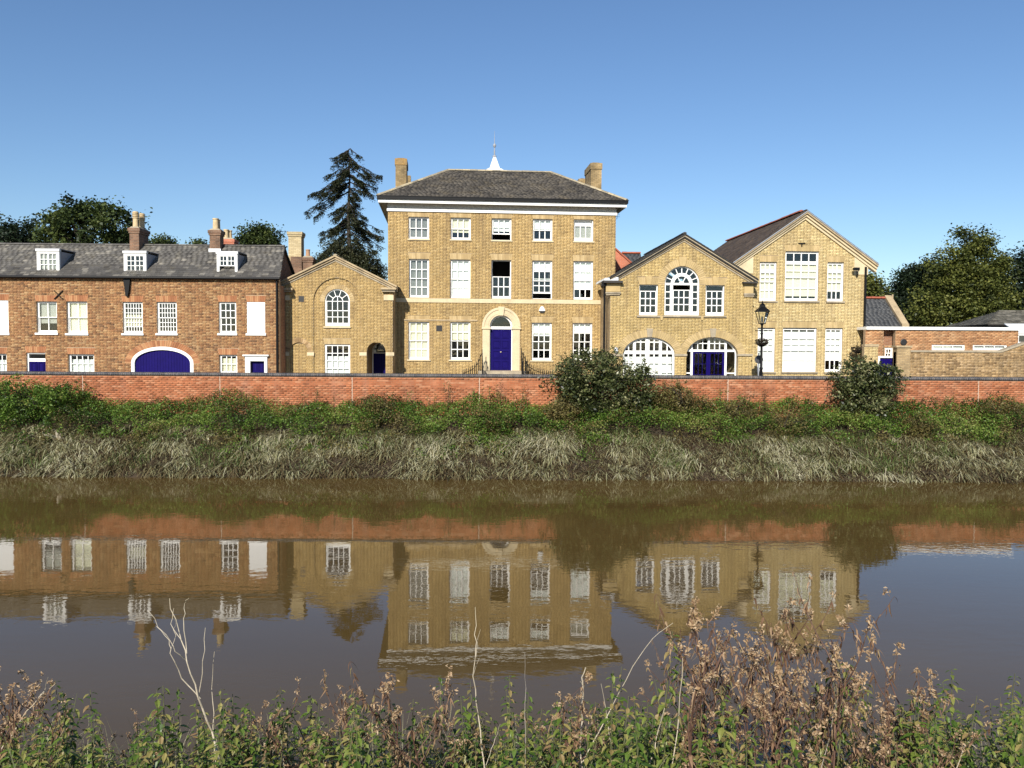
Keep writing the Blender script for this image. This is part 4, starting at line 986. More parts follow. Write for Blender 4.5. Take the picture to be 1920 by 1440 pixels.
brick_wall(A, -.1, azA, gable(aL, aR, azE, aA, azA), 'brick_gault', 'mortar', bond='flemish', breaks=(azE,))
shell(A, aL, aR, azE - .1, 9.0, 'side_yellow')
MB().prism([(aL, azE - .099), (aR, azE - .099), (aA, azA)], 8.75, 9.0).build('rear_gable', 'side_yellow', A.root)
sl2 = (azA - azE) / (aR - aA); ex = .16
rake(A, aA, azA, aR + ex, azE - sl2 * ex, [(-.04, .06, -.05, 'stone_grey'), (.061, .13, -.12, 'stone_rake'), (.131, .19, -.19, 'black_paint'), (.191, .27, -.24, 'stone_grey'), (.271, .31, -.3, 'deck')], None)
for s in (-1, 1):
    e = aA + s * (aR + ex - aA); zz = azE - sl2 * ex + .34
    slates(A.root, (e, -.24, zz), (e, 9.2, zz), (aA, 9.2, azA + .34), (aA, -.24, azA + .34), 'slate_blue', name='roof')
ridge_tiles(A.root, (aA, -.22, azA + .36), (aA, 9.2, azA + .36), 'slate_blue', r=.1)
for x0, x1, y0, y1, mm, w_ in ((1131, 1166, 527, 531, 'deck', -.3), (1136, 1163, 531.2, 547, 'arch_gault', -.06), (1135, 1163.5, 548, 550.5, 'stone_grey', -.14), (1136, 1162, 550.7, 553.5, 'stone_grey', -.09), (1391, 1418, 529, 532, 'deck', -.3), (1395, 1412, 532.2, 550, 'arch_gault', -.06), (1393.5, 1413.5, 550.2, 553, 'stone_grey', -.14), (1394.5, 1412.5, 553.2, 556.5, 'stone_grey', -.09)):
    p, q, r, s = A.rect(x0, y0, x1, y1); MB().box(p, r, w_, .05, q, s).build('kneeler', mm, A.root)
p, q, r, s = A.rect(1131, 520, 1158, 526.5); MB().hexa([(p, -.25, q), (r, -.25, q), (r, 2.5, q), (p, 2.5, q), (p + .05, -.2, s - .05), (r, -.2, s), (r, 2.5, s), (p + .05, 2.5, s - .05)]).build('lead_gutter', 'lead_white', A.root)
u_ = A.u(1133, 600, .1); MB().tube([(u_, .1, A.z(1133, 528)), (u_, .1, 0)], .05, 8).build('downpipe', 'black_metal', A.root)
MB().box(A.u(1133, 530, -.02) - .12, A.u(1133, 530, -.02) + .12, -.06, .1, A.z(1133, 537), A.z(1133, 527.5)).build('rain_hopper', 'black_metal', A.root)
u_, z_ = A.uv(1155, 656, -.12); wl = MB().lathe((u_, -.16, z_ - .08), [(.03, -.08), (.08, -.02), (.105, .06), (.09, .15), (.03, .2)], 12).build('wall_lamp', 'lead_white', A.root); MB().tube([(u_, 0, z_ + .08), (u_, -.16, z_ + .14)], .02, 6).build('lamp_bracket', 'black_metal', wl)

# ================================================================== tall gabled building on the right
T = Bld('tall_gabled_house', 'tall pale brick gabled building with large blinds and cream gable edges', 1508, 41.8, 3.5)
tL, tR = T.u(1392, 600), T.u(1621.5, 590); tA = T.u(1508.5, 430); tzE = T.z(1621, 497); tzA = T.z(1508, 411)
tL = 2 * tA - tR
def twin(x0, y0, x1, y1, cols, yt, ym, rows2, blind, top_blind=None):
    xm = (x0 + x1) / 2
    lv = [(y0 + 2.5, yt, cols, 1, .02, .12), (yt, ym, cols, 2, .02, .04), (ym - 1.5, y1 - 1, cols, rows2, .06, .10)]
    r, wn = sash_window(T, x0, y0, x1, y1, cols, 4, leaves=lv, blind=blind, sill='stone_grey', sill_h=.08, sill_out=.09, deep=.09, bar=.045)
    flat_arch(T, r[0], r[2], r[3], 'arch_gault', h=.3, splay=.08); return r
CR, WH = 'blind_cream', 'blind_white'
twin(1424.5, 491, 1456, 564, 3, 510, 529, 2, [(CR, 494, None)])
twin(1472, 471, 1535, 564, 4, 494, 521, 2, [(CR, 495, 555)])
twin(1551, 491.5, 1582, 565, 3, 510, 530, 2, [(CR, 494, 547)])
twin(1420.5, 614.5, 1453, 697, 3, 634, 658, 2, [(WH, 620, None)])
twin(1467.5, 614.5, 1531, 697, 4, 634, 658, 2, [(WH, 622, None)])
twin(1547, 615, 1579.5, 697.5, 3, 634, 658, 2, [(WH, 622, 676)])
brick_wall(T, -.1, tzA, gable(tL, tR, tzE, tA, tzA), 'brick_pale', 'mortar', breaks=(tzE,))
shell(T, tL, tR, tzE - .1, 12.0, 'side_pale')
MB().prism([(tL, tzE - .099), (tR, tzE - .099), (tA, tzA)], 11.75, 12.0).build('rear_gable', 'side_pale', T.root)
sl3 = (tzA - tzE) / (tR - tA); ex = .5
rake(T, tA, tzA, tR + ex, tzE - sl3 * ex, [(-.02, .12, -.10, 'stone'), (.121, .24, -.2, 'stone'), (.241, .33, -.3, 'stone_rake'), (.331, .38, -.34, 'lead')], None)
for s in (-1, 1):
    e = tA + s * (tR + ex - tA); zz = tzE - sl3 * ex + .42
    slates(T.root, (e, -.28, zz), (e, 12.2, zz), (tA, 12.2, tzA + .42), (tA, -.28, tzA + .42), 'roof_brown', name='roof')
ridge_tiles(T.root, (tA, .4, tzA + .46), (tA, 12.2, tzA + .46), 'ridge_red', r=.13, ln=.35)
for s in (-1, 1):
    x = tA + s * (tR - tA); a, c = sorted((x + s * .10, x - s * .62))
    zz = T.z(1610, 515); hi = lambda u: tzA - sl3 * abs(u - tA)
    MB().prism([(a, zz), (c, zz), (c, hi(c) - .02), (a, hi(a) - .02)], -.035, .05).build('kneeler_stone', 'stone', T.root)
u_, z_ = T.uv(1503, 458); MB().box(u_ - .18, u_ + .18, -.05, -.01, z_ + .02, z_ + .07).box(u_ - .025, u_ + .025, -.051, -.01, z_ - .12, z_ + .019).build('tie_plate', 'black_metal', T.root)
u_, z_ = T.uv(1604, 509); fl = MB().box(u_ - .26, u_ + .02, -.42, -.26, z_ + .02, z_ + .16).build('floodlight', 'black_metal', T.root); MB().tube([(u_ + .1, 0, z_ + .1), (u_ + .1, -.2, z_ + .12), (u_ - .1, -.3, z_ + .1)], .02, 6).tube([(u_ - .05, -.25, z_), (u_, -.2, z_ - .2), (u_ + .08, -.05, z_ - .26)], .03, 6).build('bracket', 'black_metal', fl)
MB().tube([(tR - .04, -.07, tzE - .1), (tR - .04, -.07, 0)], .055, 8).build('downpipe', 'black_metal', T.root)

# ================================================================== things behind and to the right
RB = Bld('red_brick_wing', 'low building with red brick gable and slate roof behind the arcaded one', 1165, 52.0, 0)
u0, z0, u1, z1 = RB.rect(1140, 455, 1186, 560); ap, az = RB.uv(1128, 448)
MB().prism([(u0 - 2, z0), (RB.u(1187), z0), (RB.u(1187), RB.z(1187, 499)), RB.uv(1150, 466), (u0 - 2, RB.z(1150, 466))], 0, .3).build('wall', 'stack_red', RB.root)
p0, p1 = RB.uv(1146, 461), RB.uv(1190, 500); MB().prism([p0, p1, (p1[0], p1[1] + .12), (p0[0], p0[1] + .12)], -.08, .2).build('verge', 'ridge_red', RB.root)
a, b_ = RB.uv(1166, 480, 1.5), RB.uv(1201, 480, 1.5); zt = RB.z(1180, 476, 4.0); z0_ = RB.z(1180, 520, .8)
rf = slates(RB.root, (a[0] - 1.0, .8, z0_), (b_[0] + .25, .8, z0_), (RB.u(1201, 478, 4), 4.0, zt), (RB.u(1166, 478, 4), 4.0, zt), 'slate_blue')
ridge_tiles(rf, (RB.u(1166, 478, 4), 4.0, zt + .05), (RB.u(1201, 478, 4), 4.0, zt + .05), 'ridge_red', r=.16, ln=.3)
MB().box(RB.u(1166, 478, 4), RB.u(1201, 478, 4), 4.0, 7, 0, zt - .1).build('rear_wall', 'stack_red', RB.root)

SB = Bld('slate_wing', 'slate-roofed wing with red ridge and stone-coped gable behind the tall gabled house', 1660, 50.0, 0)
u0, u1 = SB.u(1560), SB.u(1698, 613); zb, zt = SB.z(1660, 613), SB.z(1640, 560, 2.6); ur = SB.u(1660, 560, 2.6)
rf = slates(SB.root, (u0, 0, zb), (u1 - .2, 0, zb), (ur, 2.6, zt), (u0, 2.6, zt), 'slate_blue'); ridge_tiles(rf, (u0, 2.6, zt + .04), (ur, 2.6, zt + .04), 'ridge_red', r=.16, ln=.3)
slates(SB.root, (ur, 5.2, zb), (u0, 5.2, zb), (u0, 2.6, zt), (ur, 2.6, zt), 'slate_blue', name='rear_roof')
cp = MB(); pts = [(u1 - .25, -.1, zb - .05), (ur - .05, 2.6, zt + .02)]; A0, A1 = Vector(pts[0]), Vector(pts[1])
cp.hexa([A0, A0 + Vector((.42, 0, 0)), A1 + Vector((.42, 0, 0)), A1, A0 + Vector((0, 0, .2)), A0 + Vector((.42, 0, .2)), A1 + Vector((.42, 0, .2)), A1 + Vector((0, 0, .2))]); cp.build('gable_coping', 'stone_rake', SB.root)
MB().box(u0, u1 - .25, 0.1, 5.0, -.1, zb - .12).build('wall', 'side_red', SB.root)
u_ = SB.u(1673.5, 560, 3); MB().tube([(u_, 3, zt - 1.0), (u_, 3, SB.z(1673, 552, 3))], .05, 6).build('flue', 'stone_rake', SB.root)

FB = Bld('flat_roofed_extension', 'flat-roofed orange brick extension with white fascia and two slit windows', 1770, 40.9, 0)
u0, u1 = FB.u(1622.5, 640), FB.u(1909, 640); zt = FB.z(1770, 619)
p, q, r, s = FB.rect(1656, 620, 1678, 700); 
for x0, x1 in ((1747, 1809), (1824, 1888)):
    r_, wn = sash_window(FB, x0, 646.5, x1, 656.5, 3, 1, leaves=[(647.5, 655.5, 3, 1, .01, .04)], sill=None, deep=.03, blind=[('blind_white', 650, None)])
FB.holes.append(rect_hole(p, r, -.2, zt + 1))
brick_wall(FB, -.1, zt, lambda z: (u0, u1), 'brick_orange', 'mortar_red', bond='stretcher')
MB().box(p - .2, r + .2, .45, .6, -.1, zt).build('recess_wall', 'side_red', FB.root)
MB().box(u0, u1 + .03, -.12, 6.0, zt + .005, zt + .15).build('fascia', 'white_paint', FB.root)
MB().box(u1 - .2, u1, .27, 5.9, -.1, zt).build('side_wall', 'side_red', FB.root)
u_, z_ = FB.uv(1695.5, 641.5, -.1); MB().lathe((0, 0, 0), [(.10, -.03), (.155, 0), (.165, .02), (.13, .03)], 16).build('round_vent', 'black_paint', FB.root).matrix_local = Matrix.Translation((u_, -.03, z_)) @ Matrix.Rotation(math.pi / 2, 4, 'X')

GW = Bld('garden_wall', 'weathered yellow garden wall with brick pier, ramping up at the right edge', 1800, 38.9, 0, cat='wall')
u0, up, u1, u2, u3 = GW.u(1682), GW.u(1708), GW.u(1878), GW.u(1925), GW.u(2100)
zt, zt2 = GW.z(1790, 660.5), GW.z(1920, 645)
def gtop(u): return zt if u < u1 else zt + (zt2 - zt) * min(1, (u - u1) / (u2 - u1))
brick_wall(GW, -.1, zt, lambda z: (u0, u3), 'brick_garden', 'mortar', holes=[], nob=[])
# ramped upper part
def rampf(z):
    t = (z - zt) / (zt2 - zt); return (u1 + (u2 - u1) * t, u3)
brick_wall(GW, zt + .001, zt2, rampf, 'brick_garden', 'mortar', holes=[], nob=[], name='ramped_wall', course=.0749)
cp = MB().box(up, u1, -.06, .32, zt + .001, zt + .09); cp.prism([(u1 + .001, zt), (u2, zt2 + .02), (u2, zt2 + .11), (u1 + .001, zt + .09)], -.06, .32).box(u2 + .001, u3, -.06, .32, zt2 + .02, zt2 + .11).build('coping', 'stone_grey', GW.root)
zp = GW.z(1695, 651.5); MB().box(u0, up - .02, -.09, .3, zt - 2.0, zp).build('pier', 'side_yellow', GW.root).location.z = 0
MB().box(u0 - .06, up + .04, -.15, .36, zp + .001, zp + .09).build('pier_cap', 'stone_rake', GW.root)
# wall with the blue gate beside the pier
GT = Bld('gate_wall', 'short pale wall with blue side gate between tall gabled house and pier', 1655, 39.4, 0, cat='wall')
u0, u1 = GT.u(1622), GT.u(1681.5); ga, gb = GT.u(1651), GT.u(1680); gz_ = GT.z(1665, 671)
za = GT.z(1635, 650)
brick_wall(GT, -.1, za, lambda z: (u0, ga - .08), 'brick_pale', 'mortar', holes=[], nob=[])
MB().box(u0, ga - .06, -.06, .32, za + .001, za + .12).build('coping', 'stone_rake', GT.root)
fr = MB().box(ga - .08, ga, -.05, .15, 0, gz_ + .08).box(gb, gb + .11, -.05, .15, 0, gz_ + .08).box(ga, gb, -.051, .15, gz_, gz_ + .085).build('gate_frame', 'white_paint', GT.root)
gt_ = MB().box(ga, gb, .05, .07, 0, gz_).build('gate', 'blue_paint', GT.root)
for i in range(7):
    a, c = ga + (gb - ga) * i / 7, ga + (gb - ga) * (i + 1) / 7; MB().box(a + .004, c - .004, .028, .049, 0, gz_ - .004).build('board', 'blue_paint', gt_)
W2 = Bld('lean_to', 'small lean-to with a white framed window above the blue side gate', 1663, 41.15, 0)
a, b_, c, d = W2.rect(1640, 648, 1690, 760); W2.holes = []
r_, wn = sash_window(W2, 1659, 652, 1674, 672, 2, 2, sill='white_paint', deep=.03)
brick_wall(W2, -.1, W2.z(1665, 648), lambda z: (W2.u(1657.5, 660), W2.u(1677, 660)), 'brick_orange', 'mortar')

BN = Bld('barn', 'old barn with mossy grey roof beyond the garden wall', 1900, 62.0, -4)
e0, e1, rz_ = BN.u(1853, 607), BN.u(2020), BN.z(1905, 584, 3.6); ez = BN.z(1900, 608)
rl = BN.u(1871, 588, 3.6)
rf = slates(BN.root, (e0, 0, ez), (e1, 0, ez), (e1, 3.6, rz_), (rl, 3.6, rz_), 'roof_mossy', wd=.35, ex=.28); ridge_tiles(rf, (rl, 3.6, rz_), (e1, 3.6, rz_), 'roof_mossy', r=.16)
slates(BN.root, (e1, 7.2, ez), (e0, 7.2, ez), (rl, 3.6, rz_), (e1, 3.6, rz_), 'roof_mossy', wd=.35, ex=.28, name='rear_roof')
slates(BN.root, (e0, 7.2, ez), (e0, 0, ez), (rl, 3.58, rz_), (rl, 3.62, rz_), 'roof_mossy', wd=.35, ex=.28, name='side_roof')
MB().box(e0 + .4, e1, .4, 7, -.1, ez - .1).build('wall', 'black_paint', BN.root)
CV = Bld('conservatory', 'corner of a white-framed conservatory at the right edge beside the extension', 1925, 45.0, 0)
a, b_, c, d = CV.rect(1909, 617, 1990, 650); ms = MB()
for k in range(5):
    u = a + (c - a) * k / 4; ms.box(u - .04, u + .04, 0, .08, 0, d - .35)
ms.box(a - .04, c + .04, -.02, .1, d - .349, d - .25).box(a - .04, c + .04, .001, .07, d - .75, d - .70)
ms.hexa([(a - .1, -.1, d - .249), (c, -.1, d - .249), (c, 2.0, d + .3), (a + .4, 2.0, d + .3), (a - .1, -.1, d - .2), (c, -.1, d - .2), (c, 2.0, d + .35), (a + .4, 2.0, d + .35)])
cf = ms.build('frame', 'white_paint', CV.root)
for k in range(4): u = a + (c - a) * k / 4; pane(cf, u + .04, u + (c - a) / 4 - .04, .6, d - .35, .05)
MB().box(a, c, -.01, .07, 0, .6).build('plinth', 'side_red', CV.root)

# ================================================================== flood wall along the far bank
WY = 33.0; wz1 = 4.5 - (702 - 650) / F * WY
fw_ = empty('flood_wall', (0, WY, 1.5), 0, 'long low red brick flood wall with dark rounded coping along the far bank', 'wall')
class _W: pass
FWB = _W(); FWB.root = fw_; FWB.holes = []; FWB.nob = []
zc = wz1 - .125 - 1.5
JX = [at(x, 720, WY).x for x in (155, 412.5, 660.5, 899, 1121, 1365, 1600, 1835)]
HJ = [rect_hole(x - .016, x + .016, -1, zc + 1) for x in JX]
HJ.sort(key=lambda h: h.f(0)[0])
brick_wall(FWB, .08, zc, lambda z: (-28, 28), 'brick_flood', 'mortar_flood', holes=[], nob=HJ, bond='stretcher', ind=300, ind_mat='brick_flood_object', zind=zc - .25)
MB().box(-160, -28.001, 0, .3, 0, zc).box(28.001, 160, 0, .3, 0, zc).build('wall_run', 'side_flood', fw_)
for x in JX: MB().box(x - .012, x + .012, -.009, .02, .1, zc).build('expansion_joint', 'joint', fw_)
prof = [(-.055, 0), (.355, 0), (.355, .06), (.33, .10), (.27, .122), (.03, .122), (-.03, .10), (-.055, .06)]
V, Fc = [], []; x = -28.0; k = 0
while x < 28:
    dz_ = RD.uniform(-.003, .003); dy_ = RD.uniform(-.003, .003)
    for xx in (x + .003, x + .070):
        for y_, z_ in prof: V.append((xx, y_ + dy_, zc + .004 + z_ + dz_))
    b0 = k * 16
    for i in range(8): Fc.append((b0 + i, b0 + (i + 1) % 8, b0 + 8 + (i + 1) % 8, b0 + 8 + i))
    Fc += [(b0, b0 + 1, b0 + 2, b0 + 3), (b0, b0 + 3, b0 + 4, b0 + 7), (b0 + 4, b0 + 5, b0 + 6, b0 + 7), (b0 + 8, b0 + 11, b0 + 10, b0 + 9), (b0 + 8, b0 + 15, b0 + 12, b0 + 11), (b0 + 12, b0 + 15, b0 + 14, b0 + 13)]
    x += .0735; k += 1
tag(np_obj('coping_bricks', V, Fc, 'coping', None, fw_), kind='stuff')
MB().box(-160, 160, -.04, .34, zc + .002, zc + .09).build('coping_bed', 'mortar', fw_)

# ================================================================== street lamp, sign, hanging baskets
LY = 36.6; lb = at(1427, 700, LY); lx = lb.x
lamp = empty('street_lamp', (lx, LY, 1.86), 0, 'black Victorian-style street lamp with glass lantern and flower basket', 'street lamp')
ltop = at(1431, 571, LY).z - 1.86; s_ = 1.0
hz_ = at(1430, 606, LY).z - 1.86                      # bottom of the lantern
MB().lathe((0, 0, 0), [(.20, 0), (.20, .1), (.14, .16), (.13, .75), (.16, .8), (.10, .9), (.075, 1.0), (.065, 1.7), (.085, 1.75), (.06, 1.8), (.048, hz_ - .5), (.07, hz_ - .46), (.05, hz_ - .42), (.045, hz_ - .1), (.08, hz_ - .06), (.05, hz_)], 12).build('post', 'black_metal', lamp, True)
MB().tube([(-.3, 0, hz_ - .33), (.3, 0, hz_ - .33)], .014, 6).build('ladder_bar', 'black_metal', lamp)
lan = MB(); b0, b1, h1 = .11, .23, .50; zl = hz_
for sx in (-1, 1):
    for sy in (-1, 1): lan.tube([(sx * b0, sy * b0, zl), (sx * b1, sy * b1, zl + h1)], .016, 4)
lan.box(-b0 - .02, b0 + .02, -b0 - .02, b0 + .02, zl - .03, zl + .01).box(-b1 - .04, b1 + .04, -b1 - .04, b1 + .04, zl + h1, zl + h1 + .04)
for r0, r1, z0, z1 in ((b1 + .03, .10, zl + h1 + .04, zl + h1 + .22), (.11, .09, zl + h1 + .22, zl + h1 + .30), (.12, .02, zl + h1 + .30, zl + h1 + .38)):
    lan.hexa([(-r0, -r0, z0), (r0, -r0, z0), (r0, r0, z0), (-r0, r0, z0), (-r1, -r1, z1), (r1, -r1, z1), (r1, r1, z1), (-r1, r1, z1)])
lan.lathe((0, 0, zl + h1 + .38), [(.02, 0), (.04, .04), (.015, .08), (.004, .16)], 8)
lan = lan.build('lantern', 'black_metal', lamp)
for k in range(4):
    q = MB(); c, s = math.cos(k * math.pi / 2), math.sin(k * math.pi / 2); rt = lambda x, y, z: (x * c - y * s, x * s + y * c, z)
    q.poly([rt(-b0, -b0, zl + .01), rt(b0, -b0, zl + .01), rt(b1, -b1, zl + h1), rt(-b1, -b1, zl + h1)]); q.build('pane', 'glass', lan)
MB().lathe((0, 0, zl), [(.03, .02), (.05, .12), (.045, .26), (.015, .30)], 10).build('bulb', 'lamp_glass', lan)
def leaf_quads(P, size, rng=NP, flat=.4, aspect=.6, fold=.12):
    P = np.asarray(P); n = len(P); size = np.broadcast_to(size, (n,))[:, None]
    nn = rng.normal(size=(n, 3)); nn /= np.linalg.norm(nn, axis=1, keepdims=True); nn[:, 2] = np.abs(nn[:, 2]) + flat; nn /= np.linalg.norm(nn, axis=1, keepdims=True)
    t = rng.normal(size=(n, 3)); t -= (t * nn).sum(1, keepdims=True) * nn; t /= np.linalg.norm(t, axis=1, keepdims=True); s = np.cross(nn, t)
    V = np.stack([P - t * size / 2, P + s * size * aspect / 2 + nn * size * fold, P + t * size / 2, P - s * size * aspect / 2 + nn * size * fold], 1)
    return V.reshape(-1, 3), np.arange(n * 4).reshape(n, 4)
def basket(name, c, r, label):
    o = empty(name, c, 0, label, 'flower basket', 'hanging baskets')
    MB().lathe((0, 0, 0), [(.02, -r * .55), (r * .45, -r * .5), (r * .8, -r * .2), (r, .05), (r * .9, .05)], 14).build('bowl', 'black_metal', o)
    th = NP.uniform(0, 2 * math.pi, 500); rr = r * 1.25 * np.sqrt(NP.uniform(0, 1, 500)); P = np.stack([rr * np.cos(th), rr * np.sin(th), .05 + NP.uniform(-.1, .22, 500) * (1.2 - rr / r * .5)], 1)
    V, Fq = leaf_quads(P, NP.uniform(.05, .09, 500)); np_obj('plants', V, Fq, 'basket_plants', np.repeat(NP.uniform(0, 1, 500), 4), o); return o
basket('flower_basket', (lx, LY - .0, at(1429, 645, LY).z), .23, 'dark hanging basket of plants halfway up the street lamp')
p = at(1608, 658, 41.3); bk = basket('flower_basket', p, .25, 'dark hanging basket on a bracket at the right corner of the tall gabled house'); MB().tube([(0, 0, .3), (.0, .0, .45), (.25, .5, .45)], .015, 6).build('bracket', 'black_metal', bk)
p = at(1423, 674, 37.6); sg = empty('road_sign', (p.x, 37.6, 1.9), 0, 'round dark back of a road sign on a post behind the street lamp', 'road sign')
o = MB().lathe((0, 0, 0), [(.19, -.008), (.19, .008)], 24).build('disc', 'sign_back', sg); o.matrix_local = Matrix.Translation((0, 0, p.z - 1.9)) @ Matrix.Rotation(math.pi / 2, 4, 'X')
MB().tube([(0, .04, 0), (0, .04, p.z - 1.9 + .3)], .03, 8).build('post', 'lead', sg)
def nth(n): return '%d%s' % (n, 'th' if 10 <= n % 100 <= 20 else {1: 'st', 2: 'nd', 3: 'rd'}.get(n % 10, 'th'))

# ================================================================== trees
def crown_points(ells, n_clump, per, spread, rng, ragged=.15):
    vol = np.array([e[1][0] * e[1][1] * e[1][2] for e in ells]) ** (2 / 3); vol /= vol.sum(); C_ = []
    for (c, r), f in zip(ells, vol):
        k = max(3, int(n_clump * f)); d = rng.normal(size=(k, 3)); d /= np.linalg.norm(d, axis=1, keepdims=True)
        C_.append(np.array(c) + d * np.array(r) * np.where(rng.random((k, 1)) < ragged, rng.uniform(1.0, 1.28, (k, 1)), rng.uniform(.35, 1.0, (k, 1)) ** .6))
    C_ = np.concatenate(C_); rad = spread * rng.uniform(.6, 1.3, len(C_))
    d = rng.normal(size=(len(C_), per, 3)); d[:, :, 2] *= .7
    P = C_[:, None, :] + d * rad[:, None, None] * .5
    tone = np.clip(rng.normal(.45, .26, len(C_))[:, None] + rng.normal(0, .18, (len(C_), per)), 0, 1)
    return C_, P.reshape(-1, 3), tone.ravel()
def tree(name, label, px, Y, ells_px, n_clump, per, spread, leaf, m, cat='tree', group=None, bark='bark', seed=1, base=1.84, limbs=14, trunk_r=.3, flat=.3, aspect=.65, shoots=0):
    rng = np.random.default_rng(seed); root_p = at(px, 650, Y); root_p.z = base
    o = empty(name, root_p, 0, label, cat, group); ells = []
    for x, y, rx, ry, dy in ells_px:
        p = at(x, y, Y + dy) - root_p; k = (Y + dy) / F; ells.append(((p.x, p.y, p.z), (rx * k, rx * k * .85, ry * k)))
    C_, P, tone = crown_points(ells, n_clump, per, spread, rng)
    if shoots:
        ex = []
        for q in range(shoots):
            (c, r) = ells[rng.integers(len(ells))]; d = rng.normal(size=3); d[2] = abs(d[2]) * .7; d /= np.linalg.norm(d); L_ = rng.uniform(1.05, 1.42); kk = rng.integers(14, 30)
            t = np.linspace(.75, L_, kk)[:, None]; ex.append(np.array(c) + d * np.array(r) * t + rng.normal(0, .035, (kk, 3)))
        ex = np.concatenate(ex); P = np.concatenate([P, ex]); tone = np.concatenate([tone, rng.uniform(.2, .9, len(ex))])
    keep = P[:, 2] > .05; P, tone = P[keep], tone[keep]
    V, Fq = leaf_quads(P, leaf * rng.uniform(.6, 1.35, len(P)), rng, flat, aspect)
    np_obj('crown', V, Fq, m, np.repeat(tone, 4), o)
    tr = MB(); top = max(e[0][2] + e[1][2] * .3 for e in ells); cx = np.mean([e[0] for e in ells], axis=0)
    pts = [(0, 0, -.3), (.1, 0, top * .3), (cx[0] * .5, cx[1] * .5, top * .6), (cx[0], cx[1], top)]
    tr.tube(pts, [trunk_r * 1.25, trunk_r, trunk_r * .7, trunk_r * .15], 8)
    for c in C_[rng.choice(len(C_), min(limbs, len(C_)), replace=False)]:
        z = min(c[2] * .75, top * .75); s0 = np.array([np.interp(z, [p[2] for p in pts], [p[i] for p in pts]) for i in (0, 1)] + [z])
        md = (s0 + c) / 2 + np.array([0, 0, .12 * np.linalg.norm(c - s0)]); tr.tube([tuple(s0), tuple(md), tuple(c)], [trunk_r * .45, trunk_r * .28, trunk_r * .06], 5)
    tr.build('trunk', bark, o); return o
TG = 'trees rising behind the buildings'
tree('broadleaf_tree', 'wide leafy tree rising behind the left end of the slate roof', 165, 62, [(160, 430, 80, 45, 0), (105, 445, 35, 35, 1), (230, 430, 40, 42, 0), (165, 405, 50, 24, 1), (120, 412, 30, 20, 0)], 120, 95, .72, .27, 'leaf_oak', group=TG, seed=3)
tree('broadleaf_tree', 'low dark tree at the far left edge of the skyline', 15, 66, [(15, 445, 45, 28, 0), (-30, 440, 40, 30, 0), (55, 445, 22, 22, 0)], 60, 85, .75, .27, 'leaf_dark', group=TG, seed=4)
tree('broadleaf_tree', 'small round dark tree between the chimneys behind the slate roof', 486, 72, [(486, 450, 33, 26, 0), (486, 460, 30, 25, 0)], 130, 90, .7, .22, 'leaf_oak', group=TG, seed=5)
tree('broadleaf_tree', 'tip of a tree just right of the first chimney', 305, 70, [(305, 462, 22, 14, 0)], 26, 70, .6, .22, 'leaf_oak', group=TG, seed=6, trunk_r=.15)
tree('broadleaf_tree', 'tip of a tree just left of the second chimney', 380, 70, [(380, 463, 15, 11, 0)], 20, 70, .6, .22, 'leaf_oak', group=TG, seed=7, trunk_r=.15)
tree('yew_tree', 'dense dark evergreen tree directly behind the small gabled house', 660, 50, [(660, 520, 66, 42, 0), (645, 492, 40, 36, 0), (685, 510, 40, 36, 0), (655, 475, 20, 22, 0), (615, 512, 24, 24, 0), (705, 525, 22, 26, 0)], 220, 110, .55, .17, 'leaf_conifer', group=TG, seed=8, aspect=.35)
tree('broadleaf_tree', 'large golden-green tree standing tallest above the flat-roofed extension', 1800, 108, [(1812, 560, 70, 55, 0), (1815, 500, 52, 45, 0), (1790, 520, 45, 50, 0), (1806, 455, 24, 25, 0), (1843, 455, 18, 28, 0), (1855, 520, 40, 40, 0), (1750, 580, 45, 35, -1), (1860, 570, 38, 40, 1), (1820, 590, 75, 30, 0)], 380, 120, 1.25, .36, 'leaf_golden', group=TG, seed=9, trunk_r=.4)
tree('broadleaf_tree', 'dark oak left of the golden-green tree above the slate wing', 1715, 116, [(1725, 560, 50, 55, 0), (1700, 530, 22, 24, 0), (1740, 515, 35, 25, 0), (1690, 570, 30, 40, 0), (1670, 590, 24, 25, 0)], 200, 100, 1.4, .38, 'leaf_dark', group=TG, seed=10)
tree('broadleaf_tree', 'dark tree at the far right edge behind the barn', 1915, 112, [(1910, 540, 42, 55, 0), (1950, 530, 45, 60, 0), (1895, 575, 30, 35, 0)], 190, 100, 1.4, .38, 'leaf_dark', group=TG, seed=12)
tree('broadleaf_tree', 'small pale tree against the right side of the tall gabled house', 1640, 58, [(1636, 548, 18, 26, 0), (1628, 530, 10, 16, 0), (1650, 565, 14, 14, 0)], 60, 60, .6, .2, 'leaf_golden', group=TG, seed=13, trunk_r=.12)

